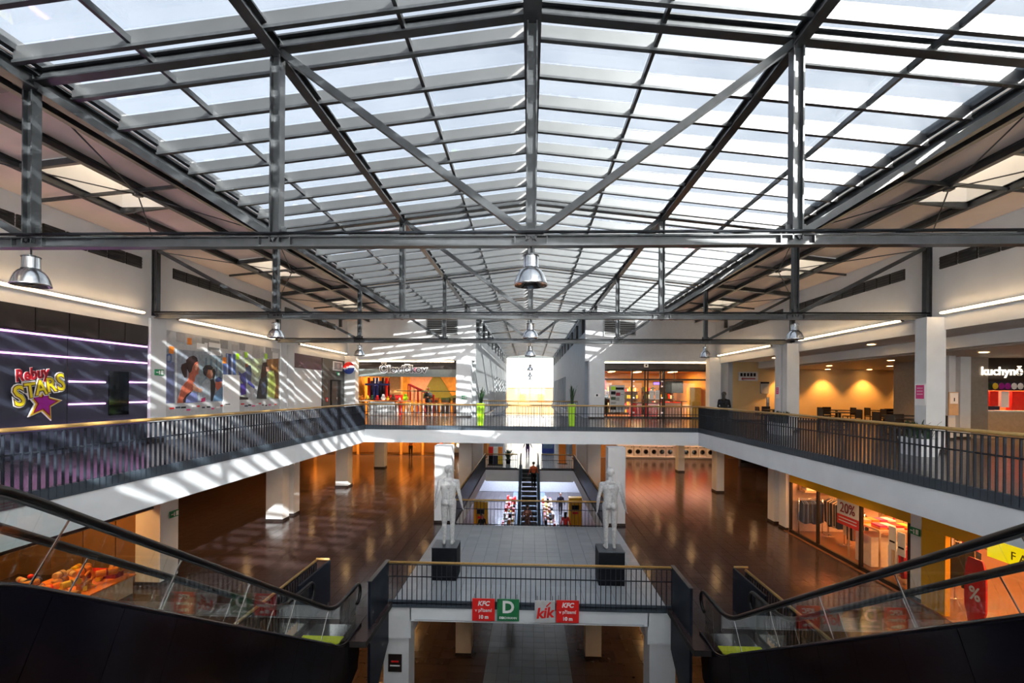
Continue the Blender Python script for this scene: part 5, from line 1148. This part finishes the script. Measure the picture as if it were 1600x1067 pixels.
# ------------------------------------------------------------------ shops at the back of the lower level
bw = thing('wall_lower_far', (0, 41.6, ZL), kind='structure', label='shop fronts along the back of the lower level')
for s in (-1, 1): MB().box(s * 3.6, s * 21, 41.6, 41.8, ZL, -0.68).build('back_wall', pl('ochre wall', (0.5, 0.24, 0.06)), bw)
for k in range(9):
    x = -20 + 1.85 * k
    MB().box(x, x + 1.6, 41.55, 41.6, ZL + .2, -1.2).build('shop_panel', [brown, pl('walnut panel', (0.22, 0.12, 0.06)), pl('dark ochre', (0.3, 0.15, 0.04))][k % 3], bw)
    MB().box(x + 1.62, x + 1.8, 41.5, 41.6, ZL, -0.7).build('shop_pilaster', pl('ochre trim', (0.65, 0.35, 0.1)), bw)
for k, x in enumerate((-18, -15.5, -13, -10.5, -8)):
    downlight(x, 40.9, -0.685, 520, '%s wall-washing lamp over the back left shop fronts' % ordn[k], 'back wall washers', ang=120)
t = thing('goods_rack', (-6.2, 41, ZL), 'rack with red and white round goods at the back left', 'rack')
MB().box(-7.6, -4.4, 41.3, 41.5, ZL, -1.0).build('back_panel', grey, t)
random.seed(8)
for k in range(16): MB().ell((-7.4 + .2 * k, 41.2, ZL + .5 + 1.9 * random.random()), (.16, .08, .18), 10, 7).build('goods', [red, wht, beige, black, red, gold][k % 6], t)
MB().box(-7.6, -4.4, 41.0, 41.3, ZL, ZL + .3).build('plinth', dark, t)
# washing machines
wm = thing('washing_machine', (0, 0, 0), 'x', 'washing machine', 'row of white washing machines')
MB().box(-.3, .3, 0, .55, 0, .85).build('body', wht, wm)
q = MB(); q.lathe([(.17, 0), (.21, .0), (.21, .03), (.17, .03), (.17, 0)], n=20, cap=False); q.v = [(a, -c, b + .4) for a, b, c in q.v]; dr = q.build('door_ring', grey, wm)
q = MB(); q.lathe([(.001, .01), (.17, .005)], n=20, cap=False); q.v = [(a, -c, b + .4) for a, b, c in q.v]; q.build('door_glass', gl_dark, dr)
MB().box(-.28, .28, -.01, 0, .74, .83).build('control_panel', lightgrey, wm); MB().box(.1, .2, -.02, -.01, .76, .81).build('display', black, wm.children[-1])
for k in range(12): place(wm, (7.6 + .655 * k, 41.0, ZL + .17), 0, '%s washing machine from the left in the row at the back right' % (ordn + ['eleventh', 'twelfth'])[k])
t = thing('machine_plinth', (11, 41.2, ZL), 'long white plinth under the washing machine row', 'plinth')
MB().box(7.2, 15.3, 40.95, 41.55, ZL + .001, ZL + .15).build('body', wht, t); MB().box(7.2, 15.3, 40.93, 40.95, ZL + .001, ZL + .06).build('toe_board', grey, t)
MB().box(7.1, 15.4, 40.9, 41.58, ZL + .15, ZL + .17).build('deck', wht, t)
t = thing('goods_shelf', (11, 41.3, -2.8), 'red and pink goods on the lit shelf over the washing machines', 'shelf')
MB().box(7.2, 15.3, 41.1, 41.55, -2.82, -2.76).build('board', wht, t)
random.seed(2)
for k in range(26): MB().box(7.25 + .31 * k, 7.5 + .31 * k, 41.15, 41.5, -2.76, -2.76 + .35 + .4 * random.random()).build('goods', [red, pink, red, wht, maroon][random.randrange(5)], t)
MB().box(7.3, 15.2, 40.9, 41.0, -.8, -.74).build('shelf_lamp', mat('pink shop lamp', (1, .8, .8), .5, emit=(1, .5, .4), estr=4), t); area('lamp_light', t, (11.2, 40.7, -.8), 7.5, .2, 60, (1, .5, .3), rot=(R(25), 0, 0))
q = thing('wall_dark_shop', (17, 35, ZL), 'dark low shop front at the far right of the lower level', kind='structure')
MB().box(15.5, 19.9, 37.0, 37.3, ZL, -0.7).build('front_wall', dark, q)
for k in range(4): MB().box(15.6 + 1.08 * k, 16.5 + 1.08 * k, 36.97, 37.0, ZL + .3, -1.6).build('pane', gl_dark, q)

# lower level ceiling downlights
idx = 0
for s, sd in ((-1, 'left'), (1, 'right')):
    for j, x in enumerate((8.6, 13.4)):
        for i, y in enumerate((9.5, 15.5, 19, 23, 26.5, 30, 33.5, 37, 40)):
            if s > 0 and x > 10 and y < 20: continue
            if s < 0 and x > 10 and y < 14: continue
            downlight(s * x, y, -0.685, 75, '%s lamp of %s row, %s side lower ceiling' % (ordn[i], ['the inner', 'the outer'][j], sd), 'lower ceiling downlights', ang=125)
    for i, y in enumerate((23.5, 26.5, 30, 37, 40)):
        downlight(s * 5.6, y, -0.685, 120, '%s lamp of the aisle row, %s side lower ceiling' % (ordn[i], sd), 'lower ceiling downlights', ang=125)
    for i, y in enumerate((15, 20, 25, 30, 35, 40)):
        downlight(s * 5.8, y, ZL - .36, 140, '%s lamp of the %s basement ceiling row' % (ordn[i], sd), 'basement downlights', ang=130)

# ------------------------------------------------------------------ basement and back corridor contents
random.seed(17)
for s, sd in ((-1, 'left'), (1, 'right')):
    for k in range(6):
        x = s * (1.35 + .0 * k); y = 30.2 + 1.6 * k
        t = thing('sale_table', (x, y, ZB), '%s goods table from the front, %s of the small escalator' % (ordn[k], sd), 'table', 'goods tables beside the small escalator')
        MB().box(x - .4, x + .4, y - .6, y + .6, ZB + .7, ZB + .78).build('top', wht, t)
        for a in (-.34, .34):
            for b in (-.54, .54): MB().bar((x + a, y + b, ZB + .001), (x + a, y + b, ZB + .7), .05, .05).build('leg', steel, t)
        for j in range(8): 
            u, v = x - .28 + .18 * (j % 4), y - .3 + .6 * (j // 4); MB().box(u - .08, u + .08, v - .25, v + .25, ZB + .78, ZB + .9 + .3 * random.random()).build('goods', [red, wht, red, orange, beige, black, gold][random.randrange(7)], t)
for s, y, lab in ((-1, 32.6, 'tall yellow cash machine on the basement left'), (1, 34.2, 'tall yellow cabinet on the basement right')):
    t = thing('cash_machine', (s * 3.2, y, ZB), lab, 'machine')
    x = s * 3.2
    MB().box(x - .45, x + .45, y, y + .6, ZB + .001, ZB + 2.0).build('body', yellow, t); MB().box(x - .25, x + .25, y - .02, y, ZB + 1.2, ZB + 1.5).build('screen', black, t); MB().box(x - .2, x + .2, y - .03, y, ZB + .9, ZB + 1.05).build('red_label', red, t)
for k, y in enumerate((37.5, 41, 44.5)):
    for s in (-1, 1):
        t = thing('ceiling_panel_light', (s * 2.2, y, ZL - .4), '%s cool panel light of the %s basement aisle' % (ordn[k], 'left' if s < 0 else 'right'), 'lamp', 'basement panel lights')
        MB().box(s * 2.2 - .6, s * 2.2 + .6, y - .3, y + .3, ZL - .41, ZL - .37).build('diffuser', mat('cool panel', (1, 1, 1), .5, emit=(.7, .8, 1), estr=5), t); area('lamp_light', t, (s * 2.2, y, ZL - .43), 1.2, .6, 130, (.65, .75, 1))
t = thing('promo_stand', (-2.6, 36.3, ZL), 'stand of red, white and yellow printed boxes behind the far railing', 'stand')
for i in range(3):
    for j in range(2): MB().box(-3.0 + .35 * i, -2.68 + .35 * i, 36.2, 36.5, ZL + .1 + .65 * j, ZL + .7 + .65 * j).build('box', [[black, red], [navy, wht], [gold, orange]][i][j], t)
MB().box(-3.05, -1.95, 36.15, 36.55, ZL + .001, ZL + .1).build('foot', dark, t)
t = thing('potted_bush', (-1.6, 37.2, ZL), 'dark green bush behind the far railing', 'plant')
MB().lathe([(.15, 0), (.2, .35)], (-1.6, 37.2, ZL), 14).build('pot', black, t)
q = MB(); blades(q, (-1.6, 37.2, ZL + .3), 40, .8, .35, .1, 5); q.build('leaves', leaf, t)
t = thing('orange_stand', (2.5, 37.5, ZL), 'tall orange display panel behind the far railing', 'stand')
MB().box(2.2, 2.75, 37.4, 37.5, ZL + .05, ZL + 1.9).build('panel', orange, t); MB().box(2.1, 2.85, 37.3, 37.6, ZL + .001, ZL + .05).build('foot', dark, t)
t = thing('blue_kiosk', (1.5, 44, ZL), 'blue lit display deep in the lower corridor', 'display')
MB().box(1.1, 2.2, 44, 44.5, ZL + .001, ZL + 1.9).build('body', blue, t); MB().box(1.2, 2.1, 43.97, 44, ZL + .4, ZL + 1.7).build('panel', pb, t)
q = thing('glass_door', (0, 52, ZL), 'violet-white glazed doors deep in the lower corridor', 'door')
for k in range(6): MB().box(-2.9 + .97 * k, -2.0 + .97 * k, 52, 52.03, ZL + .05, ZL + 2.6).build('leaf', gl_clear, q); MB().box(-2.97 + .97 * k, -2.92 + .97 * k, 51.98, 52.05, ZL, ZL + 2.7).build('frame', grey, q)

# ------------------------------------------------------------------ hanging signs on the bridge
def sq_sign(x0, x1, z0, z1, m, label):
    t = thing('hanging_sign', ((x0 + x1) / 2, 12.48, z0), label, 'sign', 'square signs on the bridge edge')
    MB().box(x0, x1, 12.46, 12.49, z0, z1).build('plate', m, t)
    for x in (x0 + .06, x1 - .06): MB().bar((x, 12.5, z1 - .04), (x, 12.53, z1 + .1), .012, .012).build('hook', steel, t)
    return t
for x0, lab in ((-1.42, 'red square sign with white letters, leftmost on the bridge edge'), (.7, 'red square sign with white letters, rightmost on the bridge edge')):
    t = sq_sign(x0, x0 + .57, -4.25, -3.69, red, lab); c = x0 + .285
    text('KFC', .16, wht, t, (c, 12.455, -3.81), 0, ext=.003, off=.006, shear=.2)
    text('v přízemí', .115, wht, t, (c, 12.455, -3.98), 0, ext=.003, off=.002)
    text('10 m', .125, wht, t, (c, 12.455, -4.15), 0, ext=.003, off=.005)
t = sq_sign(-.79, -.23, -4.24, -3.69, green, 'green square sign with a big white letter D')
text('D', .42, wht, t, (-.51, 12.455, -3.9), 0, ext=.003, off=.012); text('DEICHMANN', .075, wht, t, (-.51, 12.455, -4.16), 0, ext=.003, off=.002)
t = sq_sign(.16, .67, -4.25, -3.71, lightgrey, 'silver square sign with slanted red letters')
text('kik', .36, red, t, (.4, 12.455, -4.02), 0, ext=.003, off=.012, shear=.25, tilt=R(6))
MB().bar((.45, 12.452, -3.85), (.56, 12.452, -3.74), .03, .004, up=(0, 1, 0)).build('tick_mark', red, t)
t = thing('column_notice', (-3.45, 12.7, -5.3), 'small dark notice on the left front column under the bridge', 'notice')
MB().box(-3.63, -3.28, 12.72, 12.75, -5.75, -5.3).build('plate', dark, t); MB().box(-3.55, -3.36, 12.71, 12.72, -5.5, -5.46).build('print_line', red, t); MB().box(-3.58, -3.33, 12.71, 12.72, -5.6, -5.57).build('print_line', wht, t)
MB_c = MB().tube([(-2.9, 12.5, -4.28), (2.9, 12.5, -4.28)], .005, 5).build('sign_cable', chrome, None, label='thin wire under the bridge edge signs', cat='cable')

# ------------------------------------------------------------------ figures
def capsule(mb, p0, p1, r0, r1, n=10):
    p0, p1 = V(p0), V(p1); d = (p1 - p0); L = d.length; d = d / L if L > 1e-6 else V((0, 0, 1))
    pts = []; rr = []
    for k in range(4): a = (k + .3) / 4 * math.pi / 2; pts.append(p0 - d * r0 * math.cos(a)); rr.append(r0 * math.sin(a))
    pts.append(p0); rr.append(r0)
    if L > 1e-6: pts.append((p0 + p1) / 2); rr.append((r0 + r1) / 2); pts.append(p1); rr.append(r1)
    for k in range(3, -1, -1): a = (k + .3) / 4 * math.pi / 2; pts.append(p1 + d * r1 * math.cos(a)); rr.append(r1 * math.sin(a))
    mb.tube(pts, rr, n)
def figure(name, loc, rz, H, mats, pose, label, cat='person', group=None, voxel=.012, detail=True, hair=None):
    """mats: dict region->material; pose offsets in body units (height 1.75 figure)"""
    S = H / 1.75; segs = []
    def C(reg, a, b, r0, r1): segs.append((reg, V(a), V(b), r0, r1))
    P = pose; st = P.get('stride', 0); aw = P.get('arm_out', .05)
    hipz = .92
    # legs
    for s in (-1, 1):
        f = st * s
        hip = (s * .085, 0, hipz); knee = (s * .09, -.02 - f * .1 if st else -.01, .5); ank = (s * .085, f * .22 + .02, .09 + (0.03 if st and s > 0 else 0))
        C('legs', hip, knee, .092, .062); C('legs', (s * .09, .02, .4) if not st else ((knee[0] + ank[0]) / 2, (knee[1] + ank[1]) / 2 + .015, .34), (s * .088, .02, .27) if not st else ((knee[0] + ank[0]) / 2, (knee[1] + ank[1]) / 2 + .015, .3), .055, .047); C('legs', knee, ank, .055, .04)
        C('shoes', (ank[0], ank[1] + .035, .04), (ank[0] + s * .02, ank[1] - .13, .03), .036, .03); C('shoes', ank, (ank[0], ank[1] + .03, .05), .036, .036)
        C('hips', (s * .065, .055, hipz - .005), (s * .06, .05, hipz + .03), .075, .07)
    C('hips', (-.065, 0, hipz + .03), (.065, 0, hipz + .03), .105, .105)
    C('torso', (0, -.01, hipz + .08), (0, -.015, 1.16), .108, .112); C('torso', (-.05, 0, 1.03), (-.07, 0, 1.25), .095, .105); C('torso', (.05, 0, 1.03), (.07, 0, 1.25), .095, .105)
    C('torso', (-.1, .005, 1.3), (.1, .005, 1.3), .1, .1); C('torso', (-.15, 0, 1.395), (.15, 0, 1.395), .052, .052); C('torso', (-.07, .01, 1.42), (.07, .01, 1.42), .055, .055)
    if detail:
        for s in (-1, 1): C('torso', (s * .08, .065, 1.28), (s * .07, .06, 1.36), .04, .035)
    lean = P.get('head_fwd', 0)
    C('head', (0, .005, 1.42), (0, -.015 - lean * .4, 1.53), .056, .05)
    # head, turned by P['turn']
    ht = P.get('turn', 0); hc = V((0, -.02 - lean, 1.635)); HR = Matrix.Rotation(ht, 3, 'Z')
    def Hd(x, y, z): return hc + HR @ V((x, y, z))
    C('head', Hd(0, .025, .03), Hd(0, -.02, .035), .083, .08); C('head', Hd(0, -.035, -.02), Hd(0, -.045, -.065), .062, .042); C('head', Hd(0, .03, -.02), Hd(0, .02, -.03), .068, .06)
    if detail:
        C('head', Hd(0, -.095, .015), Hd(0, -.112, -.018), .011, .016); C('head', Hd(-.03, -.085, .035), Hd(.03, -.085, .035), .018, .018); C('head', Hd(-.016, -.085, -.05), Hd(.016, -.085, -.05), .011, .011); C('head', Hd(0, -.075, -.085), Hd(0, -.078, -.085), .02, .02)
    for s in (-1, 1): C('head', Hd(s * .082, .012, .015), Hd(s * .085, .02, -.02), .014, .011)
    # arms
    for s in (-1, 1):
        arm = P.get('arm_l' if s < 0 else 'arm_r')
        sh = V((s * .185, .005, 1.385))
        if arm: el, wr = V(arm[0]), V(arm[1])
        else: el = V((s * (.225 + aw * .8), .03, 1.1)); wr = V((s * (.245 + aw * 2.2), -.02, .86))
        C('arms', sh, sh + (el - sh) * .45, .058, .052); C('arms', sh, el, .052, .04); C('forearms', el, el + (wr - el) * .4, .042, .042); C('forearms', el, wr, .04, .027)
        d = (wr - el).normalized(); side = V((0, -1, 0)) if abs(d.y) < .8 else V((0, 0, 1)); side = (side - d * side.dot(d)).normalized(); out = d.cross(side) * s
        pc = wr + d * .05; C('hands', wr, wr + d * .025, .024, .024)
        for k in range(4):
            o = side * (.028 - .019 * k)
            C('hands', wr + d * .03 + o * .7, wr + d * .085 + o, .013, .0115)
            l = (.062, .07, .066, .052)[k]
            C('hands', wr + d * .085 + o, wr + d * (.085 + l * .55) + o - out * .006, .0095, .0085); C('hands', wr + d * (.085 + l * .55) + o - out * .006, wr + d * (.085 + l) + o - out * .025, .0085, .0075)
        C('hands', wr + d * .03 + side * .022, wr + d * .07 + side * .055, .012, .0105); C('hands', wr + d * .07 + side * .055, wr + d * .1 + side * .06, .0105, .0085)
    mb = MB()
    for reg, a, b, r0, r1 in segs: capsule(mb, a * S, b * S, r0 * S, r1 * S)
    tmp = bpy.data.objects.new('tmp', mb.mesh('tmp', skin))
    md = tmp.modifiers.new('r', 'REMESH'); md.mode = 'VOXEL'; md.voxel_size = voxel * S; md.use_smooth_shade = True
    md2 = tmp.modifiers.new('s', 'SMOOTH'); md2.iterations = 3; md2.factor = .5
    me = evaluated_mesh(tmp)
    regs = list(mats); me.materials.clear()
    for r in regs: me.materials.append(mats[r])
    if len(regs) > 1:
        import numpy as np
        cc = np.empty(len(me.polygons) * 3, dtype=np.float32); me.polygons.foreach_get('center', cc); cc = cc.reshape(-1, 3)
        best = np.full(len(cc), 1e9); idxs = np.zeros(len(cc), dtype=np.int32)
        for rg, a, b, r0, r1 in segs:
            A = np.array(a * S); AB = np.array((b - a) * S); L2 = float(AB @ AB)
            tt = np.clip(((cc - A) @ AB) / L2, 0, 1) if L2 > 1e-9 else np.zeros(len(cc))
            dd = np.linalg.norm(cc - A - tt[:, None] * AB, axis=1) - (r0 + (r1 - r0) * tt) * S
            k = dd < best; best[k] = dd[k]; idxs[k] = regs.index(rg)
        me.polygons.foreach_set('material_index', idxs)
    me.polygons.foreach_set('use_smooth', [True] * len(me.polygons)); me.name = name; me.update()
    t = thing(name, loc, label, cat, group, rz=rz)
    o = bpy.data.objects.new('body', me); COL.objects.link(o); o.parent = t
    if hair:
        q = MB()
        if hair[0] == 'long':
            q.ell(Hd(0, .03, .04) * S, V((.1, .105, .1)) * S, 16, 10); capsule(q, Hd(0, .08, .0) * S, Hd(0, .1, -.22) * S, .08 * S, .06 * S)
        else: q.ell(Hd(0, .03, .055) * S, V((.092, .1, .075)) * S, 16, 10)
        o = bpy.data.objects.new('hair', q.mesh('hair', hair[1])); COL.objects.link(o); o.parent = t
    return t
def M(skinm, top, legs, shoes=black, fore=None): return {'legs': legs, 'shoes': shoes, 'hips': legs, 'torso': top, 'head': skinm, 'arms': top, 'forearms': fore or top, 'hands': skinm}
stm = {k: stone for k in ('legs', 'shoes', 'hips', 'torso', 'head', 'arms', 'forearms', 'hands')}
def one(m): return {'legs': m, 'shoes': m, 'hips': m, 'torso': m, 'head': m, 'arms': m, 'forearms': m, 'hands': m}
PZ = ZL + 0.94
for k, (x, y, lab, plab, ps) in enumerate(((-2.42, 14.42, 'pale stone statue of a standing nude figure, head turned right, on the left pedestal', 'left black cube pedestal carrying the stone statue with turned head', dict(turn=R(-75), arm_out=.05, head_fwd=.03)),
                                   (2.33, 14.3, 'pale stone statue of a standing nude figure facing away, on the right pedestal', 'right black cube pedestal carrying the statue facing away', dict(turn=R(0), arm_out=.07, head_fwd=.02)))):
    t = thing('pedestal', (x, y, ZL), plab, 'pedestal', 'black cube pedestals on the bridge')
    MB().box(x - .36, x + .36, y - .36, y + .42, ZL + .001, PZ - .02).build('body', black, t)
    MB().box(x - .365, x + .365, y - .365, y + .425, PZ - .02, PZ).build('top_plate', pl('pedestal top', (0.06, 0.075, 0.095), .4), t)
    ps['arm_l'] = ((-.245 - (.02 * k), .05, 1.11), (-.29 - .04 * k, -.02, .88)); ps['arm_r'] = ((.245 + .01 * k, .05, 1.11), (.29 - .02 * k, -.02, .87))
    figure('statue', (x + (.06 if k == 0 else .0), y, PZ), R(180), 2.32, {'legs': stone, 'shoes': stone, 'hips': stone, 'torso': stone, 'head': stone, 'arms': stone, 'forearms': stone, 'hands': stone} if False else {'legs': stone} if False else one(stone), ps, lab, 'statue', 'stone statues on the bridge', voxel=.0085)
figure('person', (7.62, 19.7, 0.0), R(150), 1.6, M(skin, cloth_dk, pl('dark jeans', (0.02, 0.025, 0.04), .9)), dict(arm_l=((-.25, -.05, 1.12), (-.12, -.22, 1.1)), arm_r=((.25, -.05, 1.12), (.12, -.22, 1.05))), 'person with long hair in dark jacket standing at the right end of the far railing', hair=('long', hair_m), group='people', voxel=.016)
figure('person', (-6.55, 31.6, 0.0), R(10), 1.78, M(skin, pl('dark grey jacket', (0.03, 0.035, 0.035), .8), cloth_dk), dict(arm_l=((-.26, -.06, 1.12), (-.06, -.22, 1.15)), arm_r=((.26, -.06, 1.12), (.06, -.22, 1.12))), 'person in dark jacket standing inside the play shop', hair=('short', hair_m), group='people', voxel=.016)
figure('person', (4.75, 31.4, 0.0), R(0), 1.7, M(skin, cloth_dk, cloth_dk), dict(), 'person in black with pale cap at the left window of the glazed shop', hair=('short', wht), group='people', voxel=.018)
figure('person', (-9.6, 39.6, ZL), R(200), 1.78, M(skin, orange, cloth_dk), dict(arm_r=((.26, -.05, 1.12), (.2, -.25, 1.0))), 'person in an orange top and black trousers at the back left', hair=('short', hair_m), group='people', voxel=.018)
figure('person', (.28, 33.2, z2(33.2)), R(180), 1.72, M(skin, pl('orange red top', (0.8, 0.15, 0.04)), cloth_dk), dict(), 'person in an orange-red top high on the small escalator', hair=('short', hair_m), group='people', voxel=.018)
figure('person', (-.1, 29.6, z2(29.6)), R(180), 1.72, M(skin, pl('salmon coat', (0.55, 0.25, 0.18)), pl('salmon trousers', (0.4, 0.2, 0.15))), dict(), 'person in a salmon coat low on the small escalator', hair=('short', hair_m), group='people', voxel=.018)
figure('person', (2.3, 31.2, ZB), R(170), 1.75, M(skin, red, maroon), dict(stride=.8), 'person in red walking on the basement floor', hair=('long', hair_m), group='people', voxel=.018)
figure('person', (2.35, 37.2, ZB), R(0), 1.75, M(skin, navy, navy), dict(stride=.6), 'person in navy walking deep in the basement', hair=('short', hair_m), group='people', voxel=.018)
figure('person', (-2.9, 30.4, ZB), R(30), 1.75, M(skin, cloth_dk, cloth_dk), dict(stride=.6), 'person in black by the yellow cash machine', hair=('short', hair_m), group='people', voxel=.018)
figure('person', (-.15, 40.5, ZL), R(0), 1.75, M(skin, navy, pl('violet trousers', (0.1, 0.05, 0.2))), dict(stride=.7), 'person in navy beyond the top of the small escalator', hair=('short', hair_m), group='people', voxel=.02)
figure('person', (-.75, 20.6, ZB), R(0), 1.75, M(skin, cloth_dk, brown), dict(stride=.7), 'person in black just below the left red bridge sign', hair=('short', hair_m), group='people', voxel=.018)
bpy.data.scenes.remove(TMP)
